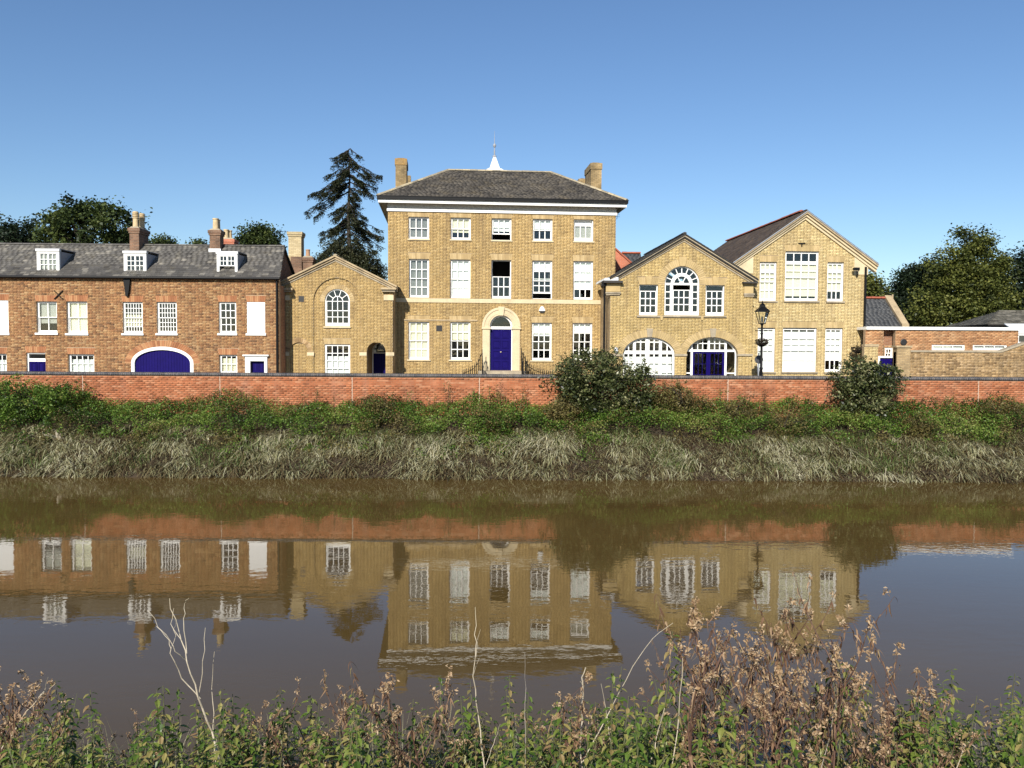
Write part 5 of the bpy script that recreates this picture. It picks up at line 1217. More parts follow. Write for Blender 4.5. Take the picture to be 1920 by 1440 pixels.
def conifer():
    Y = 70.0; rng = np.random.default_rng(21); k = Y / F
    rp = at(655, 650, Y); rp.z = 1.84; o = empty('conifer_tree', rp, 0, 'tall ragged conifer with drooping branches beside the main house', 'tree', TG)
    zz = lambda py: at(655, py, Y).z - 1.84
    prof = [(288, 18, 22), (300, 38, 26), (310, 24, 28), (322, 8, 55), (330, 46, 60), (345, 48, 52), (360, 66, 50), (380, 82, 40), (392, 50, 34), (405, 34, 45), (420, 38, 52), (435, 50, 68), (450, 50, 68), (460, 70, 62), (480, 60, 62), (520, 60, 62)]
    py_ = [p[0] for p in prof]; lf = lambda y: np.interp(y, py_, [p[1] for p in prof]); rt = lambda y: np.interp(y, py_, [p[2] for p in prof])
    tr = MB(); tr.tube([(0, 0, -.3), (.05, 0, zz(500)), (-.05, 0, zz(400)), (.08, 0, zz(330)), (0, 0, zz(287))], [.36, .22, .14, .07, .02], 8)
    P, S = [], []
    y = 292.0
    while y < 520:
        for q in range(3):
            side = RD.choice((-1, 1)); lg = RD.random() < .4; az = RD.uniform(-.5, .5) if lg else RD.uniform(-1.3, 1.3); ln = (lf(y) if side < 0 else rt(y)) * k * (RD.uniform(.88, 1.14) if lg else RD.uniform(.35, .75)) / max(.55, math.cos(az * .7))
            dx, dy = side * math.cos(az), math.sin(az); z0 = zz(y) + RD.uniform(-.1, .1) + ln * .42
            pts = [];  n = 8
            drop = RD.uniform(.40, .85)
            for i in range(n + 1):
                t = i / n; pts.append((dx * ln * t, dy * ln * t, z0 - ln * drop * (t ** 1.2) + ln * .12 * max(0, t - .75) * 4 * .5 + RD.gauss(0, .05) * (0 < i)))
            tr.tube(pts, [.05 * (1 - i / n * .85) + .006 for i in range(n + 1)], 4, False)
            m_ = int(170 * ln)
            ctr = rng.uniform(.15, 1.0, rng.integers(4, 8)); t = np.clip(rng.choice(ctr, m_) + rng.normal(0, .06, m_), .02, 1.06); A_ = np.array(pts); B_ = np.stack([np.interp(t, np.linspace(0, 1, n + 1), A_[:, c]) for c in range(3)], 1)
            lat = rng.normal(0, 1, m_) * .19 * (.35 + t); B_ += np.stack([-dy * lat, dx * lat, -np.abs(rng.normal(0, .20, m_)) - np.abs(lat) * .4 + .04], 1)
            P.append(B_)
        y += 5.6 if y > 322 or y < 308 else 9
    P = np.concatenate(P)
    V, Fq = leaf_quads(P, rng.uniform(.10, .26, len(P)), rng, .5, .34); np_obj('crown', V, Fq, 'leaf_conifer', np.repeat(np.clip(rng.normal(.45, .25, len(P)), 0, 1), 4), o)
    tr.build('trunk', 'bark_dark', o)
conifer()

# ================================================================== far bank
def bank_z(x, y): return gz(y) + .06 * nz(x, y, 1.0, .9)
def shrub(name, label, px, Y, ells, n, per, spread, leaf, m, seed, stems=18, group=None, cat='bush'):
    return tree(name, label, px, Y, ells, n, per, spread, leaf, m, cat, group, 'bark_dark', seed, gz(Y), stems, .05, .35, .5, shoots=n // 4)
shrub('elder_bush', 'large dark rounded bush in front of the flood wall below the two arches', 1125, 32.3, [(1115, 720, 78, 55, 0), (1095, 700, 55, 38, -.2), (1165, 735, 58, 48, 0), (1075, 735, 38, 40, -.3), (1140, 690, 35, 28, 0), (1195, 755, 36, 32, -.2), (1205, 700, 12, 20, 0), (1110, 668, 22, 12, 0)], 300, 44, .36, .125, 'leaf_bush', 31, 40)
shrub('elder_bush', 'smaller dark bush in front of the flood wall below the blue side gate', 1622, 32.3, [(1622, 725, 50, 48, 0), (1600, 710, 38, 30, 0), (1655, 720, 36, 34, -.1), (1630, 765, 52, 30, -.3), (1575, 735, 22, 20, 0), (1610, 685, 26, 16, 0), (1670, 700, 18, 10, 0)], 170, 44, .34, .125, 'leaf_bush', 32, 40)
shrub('bramble_bush', 'olive bramble mound just right of the large dark bush', 1285, 32.2, [(1270, 755, 45, 32, 0), (1240, 745, 25, 28, 0), (1300, 765, 35, 25, 0), (1278, 722, 8, 14, 0)], 120, 46, .3, .08, 'leaf_olive', 33, 12, 'low bushes on the far bank')
shrub('bramble_bush', 'tangled dark green growth at the left end of the far bank', 70, 32.0, [(60, 760, 75, 38, 0), (20, 750, 50, 36, 0), (120, 750, 40, 30, 0), (-20, 760, 40, 40, 0), (90, 738, 30, 16, 0)], 260, 46, .33, .095, 'leaf_green', 34, 20, 'low bushes on the far bank')
for i, (x, y, rx, ry, Y, lab) in enumerate(((1385, 775, 28, 34, 31.8, 'browning dock clump left of the smaller dark bush'), (1480, 798, 44, 24, 31.0, 'dark brown weed patch spreading down the bank below the street lamp'), (925, 792, 40, 26, 31.2, 'brownish weed clump below the blue front door'), (1060, 772, 30, 24, 31.6, 'rusty weed clump at the left foot of the large dark bush'), (1880, 775, 45, 30, 31.8, 'brown weed clump at the right end of the far bank'), (1720, 800, 26, 22, 31.0, 'brown weed clump below the smaller dark bush'), (705, 770, 26, 22, 31.8, 'brownish weed clump on the bank below the gap beside the main house'))):
    shrub('weed_clump', lab, x, Y, [(x, y, rx, ry, 0), (x - rx * .5, y + ry * .4, rx * .6, ry * .6, 0)], 70, 46, .26, .075, 'leaf_olive', 40 + i, 16, 'browning weed clumps on the far bank', 'weeds')

def undergrowth():
    rng = np.random.default_rng(50); n = 190000
    x = rng.uniform(-27, 27, n); y = 29.4 + 3.5 * rng.uniform(0, 1, n) ** .8
    hh = np.array([.50 + .42 * nz(a, b, 2.0, .5) + .34 * nz(a, b, 5.0, 1.5) for a, b in zip(x, y)]); hh = np.clip(hh + .22, .1, 1.35)
    edge = np.array([.35 * nz(a, 0, 8.0, .7) + .25 * nz(a, 3, 8.0, 2.0) for a in x]); keep = y + edge * 2.6 > 30.6
    z = np.array([bank_z(a, b) for a, b in zip(x, y)]) + hh * rng.uniform(.25, 1.0, n) ** .6
    col = np.array([.47 + .55 * nz(a, b, 11.0, .5) + .35 * nz(a, b, 12.0, 1.7) for a, b in zip(x, y)]) + rng.normal(0, .2, n)
    P = np.stack([x, y, z], 1)[keep]; col = np.clip(col[keep], 0, 1)
    V, Fq = leaf_quads(P, rng.uniform(.035, .10, len(P)), rng, .35, .6)
    dead = np.array([nz(a, b, 17.0, .8) + .6 * nz(a, b, 19.0, 2.4) for a, b in zip(P[:, 0], P[:, 1])]) + rng.normal(0, .28, len(P)) > .34
    for nm, m, k_, lab in (('bank_undergrowth', 'leaf_green', ~dead, 'low green ivy and nettles covering the bank below the flood wall'), ('bank_dead_growth', 'leaf_olive', dead, 'browning weeds mixed through the greenery below the flood wall')):
        i = np.where(k_)[0]; tag(np_obj(nm, V.reshape(-1, 4, 3)[i].reshape(-1, 3), np.arange(len(i) * 4).reshape(-1, 4), m, np.repeat(col[i], 4)), lab, 'undergrowth', kind='stuff')
undergrowth()
def bank_clumps():                                # loose weeds straying down into the grass
    rng = np.random.default_rng(58); P, tn, kd = [], [], []
    for q in range(230):
        cx, cy = rng.uniform(-27, 27), 28.9 + 2.2 * rng.random() ** .55
        if nz(cx, cy, 91.0, .45) < -.08 and cy < 30.2: continue
        r = rng.uniform(.18, .5); h = rng.uniform(.2, .55); m_ = int(360 * r); d = rng.normal(0, .5, (m_, 2)) * r
        z = bank_z(cx, cy) + h * rng.random(m_) * np.exp(-(d ** 2).sum(1) / (r * r)) + (d[:, 1] * .4)
        P.append(np.stack([cx + d[:, 0], cy + d[:, 1], z + .08], 1)); tn.append(np.clip(rng.normal(rng.uniform(.25, .7), .2, m_), 0, 1)); kd.append(np.full(m_, rng.random() < .45))
    P, tn, kd = np.concatenate(P), np.concatenate(tn), np.concatenate(kd); V, Fq = leaf_quads(P, rng.uniform(.04, .11, len(P)), rng, .3, .55)
    for nm, m, k_, lab in (('straying_weeds', 'leaf_green', ~kd, 'loose green weeds straying down into the silvery bank grass'), ('straying_dead_weeds', 'leaf_olive', kd, 'loose brown weeds straying down into the silvery bank grass')):
        i = np.where(k_)[0]; tag(np_obj(nm, V.reshape(-1, 4, 3)[i].reshape(-1, 3), np.arange(len(i) * 4).reshape(-1, 4), m, np.repeat(tn[i], 4)), lab, 'undergrowth', kind='stuff')
bank_clumps()
def blades(x, y, z, az, ln, el, width, droop, seg=4):
    n = len(x); V = np.zeros((n, (seg + 1) * 2, 3))
    for i in range(seg + 1):
        t = i / seg; hor = ln * (np.cos(el) * t + droop * .35 * t * t); up = ln * (np.sin(el) * t - droop * t * t)
        wv_ = width * (1 - t ** 2 * .85) * .5
        for s, j in ((-1, 0), (1, 1)):
            V[:, i * 2 + j, 0] = x + np.cos(az) * hor - s * np.sin(az) * wv_; V[:, i * 2 + j, 1] = y + np.sin(az) * hor + s * np.cos(az) * wv_; V[:, i * 2 + j, 2] = z + up
    f = np.array([[i * 2, i * 2 + 1, i * 2 + 3, i * 2 + 2] for i in range(seg)])
    return V.reshape(-1, 3), (np.arange(n)[:, None, None] * (seg + 1) * 2 + f[None]).reshape(-1, 4), (seg + 1) * 2
def bank_grass():
    rng = np.random.default_rng(60)
    # tussocks: blades fanning out of shared crowns, mostly falling down the slope
    nt_ = 1500; tx = rng.uniform(-27, 27, nt_); ty = 27.95 + 3.5 * rng.uniform(0, 1, nt_) ** .85
    ok = np.array([nz(a, b, 21.0, .5) + .5 * nz(a, b, 22.0, 1.6) for a, b in zip(tx, ty)]) > -.24; tx, ty = tx[ok], ty[ok]
    per = 46; x = np.repeat(tx, per) + rng.normal(0, .13, len(tx) * per); y = np.repeat(ty, per) + rng.normal(0, .12, len(tx) * per); n = len(x)
    main = np.array([-1.57 + 3.4 * nz(a, b, 31.0, .6) for a, b in zip(tx, ty)]); az = np.repeat(main, per) + rng.normal(0, .75, n)
    size = np.repeat(rng.uniform(.5, 1.35, len(tx)), per); tone = np.array([.62 + .55 * nz(a, b, 51.0, .55) for a, b in zip(tx, ty)]) + rng.normal(0, .12, len(tx))
    col = np.repeat(tone, per) + rng.normal(0, .17, n) - (rng.random(n) < .25) * .35
    x2 = rng.uniform(-27, 27, 34000); y2 = rng.uniform(27.9, 31.2, 34000); x = np.concatenate([x, x2]); y = np.concatenate([y, y2]); az = np.concatenate([az, rng.uniform(-3.1, 0, 34000)])
    size = np.concatenate([size, rng.uniform(.4, .8, 34000)]); col = np.concatenate([col, rng.uniform(0, .62, 34000)])
    sh = np.array([.35 * nz(a, 3.1, 0, .35) + .18 * nz(a, 9.7, 0, 1.1) for a in x]); z = np.array([gz(b + s_) + .08 * nz(a, b, 1.0, .9) for a, b, s_ in zip(x, y, sh)])
    ok = z > -.12; x, y, z, az, size, col = x[ok], y[ok], np.maximum(z[ok], -.02), az[ok], size[ok], col[ok]; n = len(x)
    V, Fq, c = blades(x, y, z, az, rng.uniform(.35, .72, n) * size, rng.normal(.95, .3, n), rng.uniform(.018, .042, n), rng.uniform(.55, 1.15, n))
    tag(np_obj('bank_grass', V, Fq, 'grass', np.repeat(np.clip(col, 0, 1), c)), 'silvery dried river grass flattened along the far water edge', 'grass', kind='stuff')
    n = 22000; x = rng.uniform(-27, 27, n); y = rng.uniform(28.3, 31.4, n); k_ = np.array([nz(a, b, 71.0, .5) for a, b in zip(x, y)]) > .04; x, y = x[k_], y[k_]; n = len(x)
    z = np.array([bank_z(a, b) for a, b in zip(x, y)])
    V, Fq, c = blades(x, y, z, rng.uniform(0, 6.28, n), rng.uniform(.35, .7, n), rng.normal(1.1, .2, n), rng.uniform(.010, .02, n), rng.uniform(.3, .6, n))
    tag(np_obj('green_grass', V, Fq, 'grass_green', np.repeat(rng.uniform(0, 1, n), c)), 'green grass tufts between the nettles and silvery grass on the far bank', 'grass', kind='stuff')
bank_grass()
# sprigs standing up against the flood wall
def sprig(h, rng, leaf=.085, m='leaf_green', bush=1.0):
    st = MB(); P = []
    for k in range(rng.integers(2, 5)):
        a = rng.uniform(0, 6.28); r = rng.uniform(.02, .16) * bush; top = (r * math.cos(a) * 2.2, r * math.sin(a) * 1.2, h * rng.uniform(.7, 1.0)); st.tube([(r * math.cos(a) * .3, r * math.sin(a) * .3, 0), (top[0] * .6, top[1] * .6, top[2] * .55), top], [.009, .007, .003], 4)
        t = rng.uniform(.15, 1, int(34 * h)); q = np.array(top)[None] * t[:, None]; q += rng.normal(0, .045, q.shape) * bush; P.append(q)
    return st, np.concatenate(P)
rg = np.random.default_rng(77); k = 0
SPR = [(5, 722, 'o'), (110, 715, 'o'), (135, 722, 'o'), (150, 728, 'g'), (190, 742, 'o'), (232, 738, 'o'), (290, 730, 'o'), (300, 742, 'g'), (375, 732, 'g'), (385, 745, 'g'), (420, 740, 'g'), (462, 724, 'o'), (500, 728, 'o'), (545, 735, 'o'), (580, 718, 'o'), (592, 728, 'o'), (625, 732, 'o'), (680, 728, 'o'), (725, 722, 'o'), (762, 730, 'g'), (810, 725, 'g'), (838, 708, 'o'), (885, 720, 'g'), (912, 708, 'g'), (926, 712, 'o'), (970, 720, 'o'), (990, 725, 'g'), (1270, 706, 'g'), (1290, 728, 'g'), (1355, 726, 'g'), (1440, 728, 'o'), (1480, 738, 'o'), (1520, 735, 'o'), (1775, 735, 'g'), (1880, 734, 'o')]
ct = {'o': 0, 'g': 0}
for px, py, kd in SPR:
    ct[kd] += 1
    Y = RD.uniform(32.2, 32.75); p = at(px, py, Y); g0 = gz(Y); h = max(.3, p.z - g0); st, P = sprig(h, rg, bush=1.3 if kd == 'o' else 1.0)
    o = empty('wall_weed', (p.x, Y, g0), 0, '%s weed standing against the flood wall, %s such weed from the left' % ('thin brownish' if kd == 'o' else 'leafy green', nth(ct[kd])), 'weed', 'thin brownish weeds against the flood wall' if kd == 'o' else 'leafy green weeds against the flood wall')
    st.build('stem', 'thistle_stem' if kd == 'o' else 'nettle_stem', o); V, Fq = leaf_quads(P, rg.uniform(.04, .085, len(P)), rg, .3, .55)
    np_obj('leaves', V, Fq, 'leaf_olive' if kd == 'o' else 'leaf_green', np.repeat(rg.uniform(0, 1, len(P)), 4), o)
# pale withered dock leaves
p = at(112, 835, 30.3); dk = empty('dock_plant', (p.x, 30.3, gz(30.3)), 0, 'pale withered dock plant with upright leaves at the left of the bank', 'plant')
def broad_leaf(mb, base, d, ln, wd, bend, cols=None):
    d = Vector(d).normalized(); s = d.cross(Vector((0, 0, 1)));  s = s.normalized() if s.length > .01 else Vector((1, 0, 0)); n = s.cross(d); b = Vector(base); k = len(mb.v)
    prof = ((0, .12), (.25, .8), (.5, 1), (.75, .7), (1, .06))
    for t, w_ in prof:
        c = b + d * (ln * t) - Vector((0, 0, 1)) * (bend * ln * t * t); mb.v += [tuple(c - s * (wd * w_ / 2) + n * (.1 * wd)), tuple(c), tuple(c + s * (wd * w_ / 2) + n * (.1 * wd))]
    for i in range(4):
        for j in (0, 1): a = k + i * 3 + j; mb.f.append((a, a + 1, a + 4, a + 3))
def rnd_attr(me, per, rng_vals):
    a = me.attributes.new('rnd', 'FLOAT', 'POINT'); a.data.foreach_set('value', np.repeat(np.asarray(rng_vals, dtype=np.float32), per)[:len(me.vertices)])
mb = MB(); nl = 16
for i in range(nl): a = RD.uniform(0, 6.28); e = RD.uniform(.3, 1.3); broad_leaf(mb, (RD.uniform(-.08, .08), 0, 0), (math.cos(a) * math.cos(e), -.4 * abs(math.sin(a)), math.sin(e)), RD.uniform(.3, .62), RD.uniform(.08, .13), RD.uniform(.1, .5))
o = mb.build('leaves', 'dock_pale', dk); rnd_attr(o.data, 15, NP.uniform(0, 1, nl))
MB().tube([(0, 0, -.05), (.03, 0, .25)], .015, 5).build('stem', 'straw', dk)

# ================================================================== near bank plants
def leaf6(V, Fc, base, d, up, ln, wd, curl):
    s = d.cross(up).normalized(); n = s.cross(d).normalized(); k = len(V)
    for t, w_ in ((0, .15), (.3, 1.0), (.65, .72), (1, 0)):
        c = base + d * (ln * t) - n * (curl * ln * t * t)
        if w_ == 0: V.append(c)
        else: V += [c - s * (wd * w_ / 2) + n * (wd * .12), c - n * (wd * .05), c + s * (wd * w_ / 2) + n * (wd * .12)]
    for i in (0, 1):
        for j in (0, 1): a = k + i * 3 + j; Fc.append((a, a + 1, a + 4, a + 3))
    Fc += [(k + 6, k + 7, k + 9), (k + 7, k + 8, k + 9)]
def plant_mesh(name, V, Fc, m, vals):
    me = bpy.data.meshes.new(name); me.from_pydata([tuple(v) for v in V], [], Fc); me.materials.append(M[m])
    a = me.attributes.new('rnd', 'FLOAT', 'POINT'); a.data.foreach_set('value', np.asarray(vals, dtype=np.float32)); return me
def nettle(seed, h):
    r = random.Random(seed); V, Fc, vals = [], [], []; st = MB()
    lean = Vector((r.uniform(-.12, .12), r.uniform(-.12, .12), 0)); dry = r.uniform(0, .3)
    def axis(b, top, r0, n0, big, first):
        P = [b + (top - b) * t + Vector((0, 0, 0)) + lean * (.25 * math.sin(t * 3.1)) for t in (0, .25, .5, .75, 1)]
        st.tube(P, [r0, r0 * .85, r0 * .7, r0 * .5, r0 * .25], 5, False)
        L_ = (top - b).length; z = first; az = r.uniform(0, 3); k = 0
        while z < L_:
            t = z / L_; i = min(3, int(t * 4)); q = P[i].lerp(P[i + 1], t * 4 - i)
            size = big * (.35 + .65 * math.sin(min(1, (1 - t) * 2.6 + .12) * math.pi / 2)) * r.uniform(.7, 1.15)
            for s in (0, math.pi):
                if r.random() < .10: continue
                a = az + s + r.uniform(-.3, .3); e = r.uniform(-.5, .35) - (0.5 if t < .5 else 0)
                d = Vector((math.cos(a) * math.cos(e), math.sin(a) * math.cos(e), math.sin(e))).normalized()
                n0_ = len(V); leaf6(V, Fc, q + d * .012, d, Vector((0, 0, 1)), size, size * r.uniform(.46, .6), r.uniform(.1, .6))
                v = r.uniform(.05, .75) if r.random() > dry + (.25 if t < .5 else 0) else r.uniform(.75, 1); vals.extend([v] * (len(V) - n0_))
            az += math.pi / 2 + r.uniform(-.2, .2); z += .046 * (1.25 - .7 * t) * r.uniform(.8, 1.2); k += 1
    tip = Vector((lean.x * 1.6 * h, lean.y * h, h)); axis(Vector((0, 0, 0)), tip, .007, 0, .068, .08)
    for q in range(r.randint(2, 5)):
        t = r.uniform(.25, .7); b = tip * t; a = r.uniform(0, 6.28); ln = r.uniform(.15, .32); axis(b, b + Vector((math.cos(a) * ln * .6, math.sin(a) * ln * .6, ln)), .004, 0, .052, .03)
    me = plant_mesh('leaves', V, Fc, 'nettle_leaf', vals); sm = bpy.data.meshes.new('stem'); sm.from_pydata(st.v, [], st.f); sm.materials.append(M['nettle_stem']); return h, [('stem', sm), ('leaves', me)]
def thistle(seed, h):
    r = random.Random(seed); V, Fc, vals = [], [], []; st = MB(); FP = []
    def head(p):
        for q in range(r.randint(1, 3)):
            c = p + Vector((r.gauss(0, .018), r.gauss(0, .018), r.gauss(0.005, .016)))
            for z in range(r.randint(12, 20)): FP.append(c + Vector((r.gauss(0, .009), r.gauss(0, .009), r.gauss(.004, .009))))
    def withered(p, big):
        a = r.uniform(0, 6.28); e = r.uniform(-1.2, .3); d = Vector((math.cos(a) * math.cos(e), math.sin(a) * math.cos(e), math.sin(e))).normalized(); n0 = len(V)
        leaf6(V, Fc, p, d, Vector((r.uniform(-.5, .5), r.uniform(-.5, .5), 1)), big * r.uniform(.5, 1.2), big * r.uniform(.14, .34), r.uniform(.4, 1.8)); vals.extend([r.random() ** 1.1] * (len(V) - n0))
    def branch(p, d, ln, rad, lvl):
        n = 6; P = [p]; dd = Vector(d)
        for i in range(n):
            dd = (dd + Vector((r.gauss(0, .10), r.gauss(0, .10), .06))).normalized(); P.append(P[-1] + dd * (ln / n))
        st.tube(P, [rad * (1 - .6 * i / n) for i in range(n + 1)], 5, False)
        for i in range(1, n + 1):
            for q in range(2 if lvl else (5 if i < 3 else 2)):
                if r.random() < (.8 if lvl == 0 else .6): withered(P[i], .07 if lvl == 0 else .042)
        if lvl < 2:
            k = r.randint(5, 8) if lvl == 0 else r.randint(1, 3)
            for q in range(k):
                t = r.uniform(.42 if lvl == 0 else .35, .97); i = min(n - 1, int(t * n)); b = P[i].lerp(P[i + 1], t * n - i); a = r.uniform(0, 6.28); sp_ = r.uniform(.45, .9)
                branch(b, (Vector((math.cos(a) * sp_, math.sin(a) * sp_, .75))).normalized(), ln * (r.uniform(.22, .38) if lvl == 0 else r.uniform(.35, .6)), rad * .5, lvl + 1)
        if r.random() < .8: head(P[-1])
    branch(Vector((0, 0, 0)), Vector((r.uniform(-.1, .1), r.uniform(-.1, .1), 1)), h * .93, .009, 0)
    rng = np.random.default_rng(seed); A_ = np.array([tuple(v) for v in FP]); FV, FF = leaf_quads(A_, rng.uniform(.012, .026, len(A_)), rng, .0, .45)
    fm = np_mesh('seed_heads', FV, FF, 'thistle_fluff', np.repeat(rng.uniform(0, 1, len(A_)), 4))
    me = plant_mesh('withered_leaves', V, Fc, 'thistle_leaf', vals); sm = bpy.data.meshes.new('stem'); sm.from_pydata(st.v, [], st.f); sm.materials.append(M['thistle_stem']); return h, [('stem', sm), ('withered_leaves', me), ('seed_heads', fm)]
NET = [nettle(100 + i, .85 + .09 * (i % 6)) for i in range(12)]
THI = [thistle(200 + i, 1.05 + .1 * (i % 6)) for i in range(9)]
def put(kind, var, x, y, h, label, group, sx=1.0):
    hh, parts = var; s = h / hh; g0 = gz(y) - .03
    o = empty(kind, (x, y, g0), RD.uniform(0, 6.28), label, 'nettle' if kind == 'nettle' else 'thistle', group); o.scale = (.5 + .5 * s, .5 + .5 * s, s)
    for nm, me in parts:
        q = link(bpy.data.objects.new(nm, me), o)
        if nm != 'stem': q['kind'] = 'stuff'
    return o
NT = [(128, 1288), (160, 1283), (272, 1332), (322, 1312), (345, 1335), (398, 1330), (430, 1328), (508, 1298), (545, 1305), (580, 1320), (640, 1325), (714, 1312), (757, 1328), (832, 1285), (865, 1290), (950, 1290), (976, 1312), (1030, 1302), (1120, 1262), (1148, 1232), (1200, 1196), (1222, 1242), (1272, 1305), (1290, 1325), (1545, 1225), (1530, 1255), (1750, 1305), (1758, 1298), (1725, 1312), (1812, 1246), (1862, 1238), (1835, 1285), (1905, 1315), (1918, 1300), (1400, 1270), (1340, 1285), (95, 1330), (20, 1365), (225, 1380), (610, 1360), (690, 1345), (1060, 1330), (1170, 1320), (1640, 1290), (1690, 1335), (1780, 1345), (1880, 1330)] + [(RD.uniform(0, 1280) if i < 26 else RD.uniform(1690, 1920), RD.uniform(1296, 1350)) for i in range(36)]
NT.sort()
for i, (px, py) in enumerate(NT):
    D = RD.uniform(4.4, 5.6); p = at(px, py, D); put('nettle', NET[i % 12], p.x, D, max(.5, p.z - gz(D) + .03), 'tall green nettle on the near bank, %s tall nettle from the left edge' % nth(i + 1), 'tall nettles on the near bank')
GRN = lambda x: (.55 if 1290 < x < 1690 else 1.0)
cnt = 0
for i in range(620):
    px = RD.uniform(-60, 1980); D = RD.uniform(3.7, 7.4)
    if RD.random() > GRN(px) or cnt >= 250: continue
    low = 45 * math.sin(px * .009 + 1) + 25 * math.sin(px * .031); py = RD.uniform(1325, 1430) + low * .5 + (18 if D > 6 else 0); p = at(px, py, D); h = p.z - gz(D) + .03
    if h < .35: continue
    cnt += 1; put('nettle', NET[RD.randrange(12)], p.x, D, min(h, 1.25), 'shorter green nettle among the near-bank undergrowth', 'short nettles on the near bank')
TH = [(40, 1256), (15, 1300), (62, 1290), (790, 1262), (765, 1290), (665, 1318), (625, 1322), (1065, 1296), (1040, 1320), (540, 1290), (1312, 1188), (1345, 1180), (1385, 1165), (1300, 1230), (1420, 1215), (1492, 1148), (1510, 1185), (1440, 1210), (1562, 1200), (1612, 1162), (1650, 1215), (1330, 1260), (1365, 1275), (1455, 1260), (1520, 1280), (1600, 1270), (1660, 1300), (1685, 1330), (1425, 1310), (1540, 1320), (1590, 1340), (1480, 1340), (1640, 1350), (1310, 1350), (1395, 1370), (1500, 1390), (1725, 1360), (880, 1365), (470, 1345), (250, 1395), (560, 1395)]
TH.sort(); NL = sum(1 for t in TH if t[0] <= 1280)
for i, (px, py) in enumerate(TH):
    D = RD.uniform(4.3, 5.5); p = at(px, py, D); put('thistle', THI[i % 9], p.x, D, max(.5, (p.z - gz(D) + .03) * .93), ('brown dried thistle in the right-hand thicket, %s of them from the left' % nth(i + 1 - NL)) if px > 1280 else ('brown dried thistle among nettles left of the thicket, %s from the left' % nth(i + 1)), 'dried thistles in the right thicket' if px > 1280 else 'dried thistles among the nettles')
def near_fill():
    rng = np.random.default_rng(90); n = 80000
    y = rng.uniform(3.5, 8.4, n); x = rng.uniform(-1, 1, n) * (y * .66 + 2.2)
    h = np.array([.35 + .22 * nz(a, b, 3.0, 1.3) for a, b in zip(x, y)])
    z = np.array([gz(b) for b in y]) + np.clip(h, .1, .7) * rng.uniform(0, 1, n) * np.clip((8.6 - y) / 2.0, .2, 1)
    V, Fq = leaf_quads(np.stack([x, y, z], 1), rng.uniform(.03, .075, n), rng, .4, .5)
    col = np.clip(np.array([.5 + .5 * nz(a, b, 13.0, .9) for a, b in zip(x, y)]) + rng.normal(0, .25, n), 0, 1); br = rng.random(n) < (.35 + .3 * (np.abs(x / y * F - 530) < 200))
    for nm, m, k_, lab in (('near_undergrowth', 'nettle_leaf', ~br, 'low green undergrowth along the near bank'), ('near_leaf_litter', 'thistle_leaf', br, 'low brown withered growth along the near bank')):
        i = np.where(k_)[0]; VV = V.reshape(-1, 4, 3)[i].reshape(-1, 3); tag(np_obj(nm, VV, np.arange(len(i) * 4).reshape(-1, 4), m, np.repeat(col[i], 4)), lab, 'undergrowth', kind='stuff')
near_fill()
def near_grass():
    rng = np.random.default_rng(95); nt_ = 130; ty = rng.uniform(3.9, 7.6, nt_); tx = rng.uniform(-1, 1, nt_) * (ty * .66 + .6); per = 22
    x = np.repeat(tx, per) + rng.normal(0, .06, nt_ * per); y = np.repeat(ty, per) + rng.normal(0, .06, nt_ * per); n = len(x); z = np.array([gz(b) for b in y])
    V, Fq, c = blades(x, y, z, rng.uniform(0, 6.28, n), rng.uniform(.45, 1.0, n), rng.normal(1.28, .14, n), rng.uniform(.003, .007, n), rng.uniform(.1, .45, n), 6)
    tag(np_obj('near_grass', V, Fq, 'grass', np.repeat(np.clip(rng.normal(.62, .2, n), 0, 1), c)), 'thin dry grass blades rising through the near-bank nettles', 'grass', kind='stuff')
near_grass()
# bare dry stalks
def stalk(label, lines, D, m='straw', name='dry_stalk'):
    b = MB(); x0, y0 = lines[0][0][0]; base = at(x0, y0, D); g0 = gz(D) - .05
    for k, (pts, r0, r1) in enumerate(lines):
        P = [at(x, y, D + .06 * math.sin(i * 1.7 + k)) for i, (x, y) in enumerate(pts)]
        if k == 0:
            e = (P[0] - P[1]).normalized(); e.z = min(e.z, -.6); L_ = (P[0].z - g0) / -e.z; P = [P[0] + e * L_] + P
        # smooth the polyline
        Q = []
        for i in range(len(P) - 1):
            for t in (0, .33, .66): Q.append(P[i].lerp(P[i + 1], t) + Vector((RD.gauss(0, .004), RD.gauss(0, .004), 0)))
        Q.append(P[-1]); n = len(Q); sc = D / F
        b.tube([q - Vector((base.x, D, g0)) for q in Q], [(r0 * .55 + (r1 * .5 - r0 * .55) * i / (n - 1)) * sc * RD.uniform(.88, 1.12) for i in range(n)], 6)
    o = b.build(name, m); o.location = (base.x, D, g0); tag(o, label, 'stalk', 'bare dry stalks on the near bank')
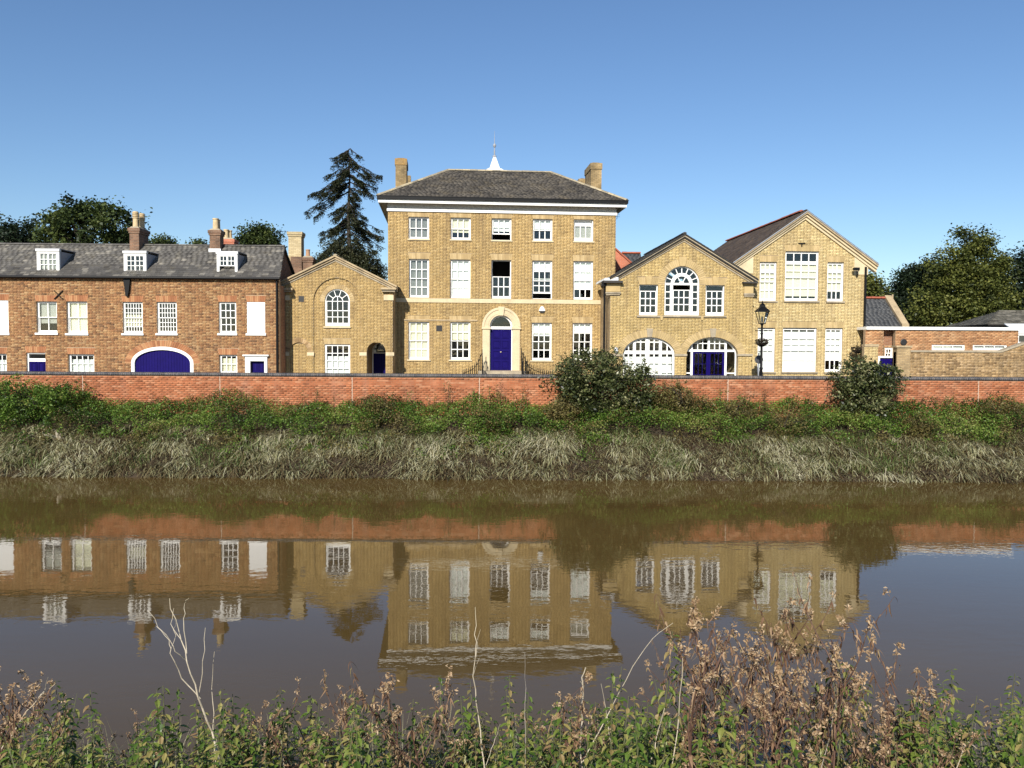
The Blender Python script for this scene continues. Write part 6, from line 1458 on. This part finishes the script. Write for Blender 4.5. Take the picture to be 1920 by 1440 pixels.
stalk('large pale branching dead stem left of centre, the tallest forked one', [([(415, 1440), (396, 1372), (372, 1305), (352, 1240), (335, 1180), (318, 1122)], 4.5, 1.0), ([(374, 1310), (342, 1272), (320, 1225), (318, 1200), (293, 1174)], 2.2, .7), ([(352, 1240), (330, 1222), (310, 1190), (278, 1145)], 1.8, .6), ([(372, 1310), (380, 1240), (385, 1177)], 1.6, .7), ([(350, 1225), (345, 1160), (346, 1132), (354, 1122)], 1.5, .6), ([(340, 1200), (320, 1170), (326, 1140)], 1.3, .6), ([(322, 1215), (328, 1180), (326, 1160)], 1.0, .5)], 4.6, 'straw')
stalk('thin straight straw stem right of the forked stem', [([(402, 1360), (398, 1290), (402, 1222)], 1.6, .8)], 4.8)
stalk('pale forked dead stem leaning right at the far left edge', [([(-10, 1425), (40, 1350), (75, 1305), (104, 1282)], 3.2, .9), ([(72, 1308), (84, 1290), (90, 1270)], 1.5, .7)], 4.5, 'straw')
stalk('crooked pale twig rising left of the front door reflection', [([(907, 1430), (898, 1340), (886, 1268), (893, 1230), (892, 1190), (891, 1138)], 2.8, .8), ([(893, 1232), (901, 1180)], 1.2, .5), ([(888, 1262), (899, 1234)], 1.3, .6)], 4.7, 'straw')
stalk('very thin upright straw stem near the centre', [([(985, 1370), (984, 1290), (984, 1225)], 1.0, .7)], 4.9, 'straw_grey')
stalk('thick broken pale stem right of centre', [([(1090, 1440), (1090, 1350), (1092, 1280), (1098, 1252)], 3.0, 2.2), ([(1091, 1285), (1088, 1278)], 1.4, 1.2)], 4.6)
stalk('long arching pale stem leaning right of centre', [([(1108, 1400), (1148, 1325), (1185, 1250), (1222, 1197), (1262, 1168)], 2.2, .7)], 4.5)
stalk('slender pale stem under the long arching stem', [([(1148, 1440), (1140, 1345), (1127, 1282)], 1.9, .9)], 4.6, 'straw')
stalk('short stout straw stem leaning right below the arching stem', [([(1214, 1445), (1230, 1390), (1246, 1328)], 2.6, 1.8)], 4.4)
stalk('straight pale stem at the left edge of the thistle thicket', [([(1262, 1425), (1274, 1340), (1280, 1234)], 2.2, 1.4)], 4.4)
stalk('thin grey stem leaning through the thistle thicket', [([(1540, 1440), (1560, 1360), (1569, 1312)], 1.6, .8)], 4.3, 'straw_grey')
stalk('short bent pale stem at the lower right', [([(1797, 1440), (1808, 1395), (1814, 1390), (1832, 1404)], 1.5, 1.0)], 4.3)
stalk('short thin straw stem left of centre', [([(918, 1415), (928, 1385), (938, 1358)], 1.4, .8)], 4.4)
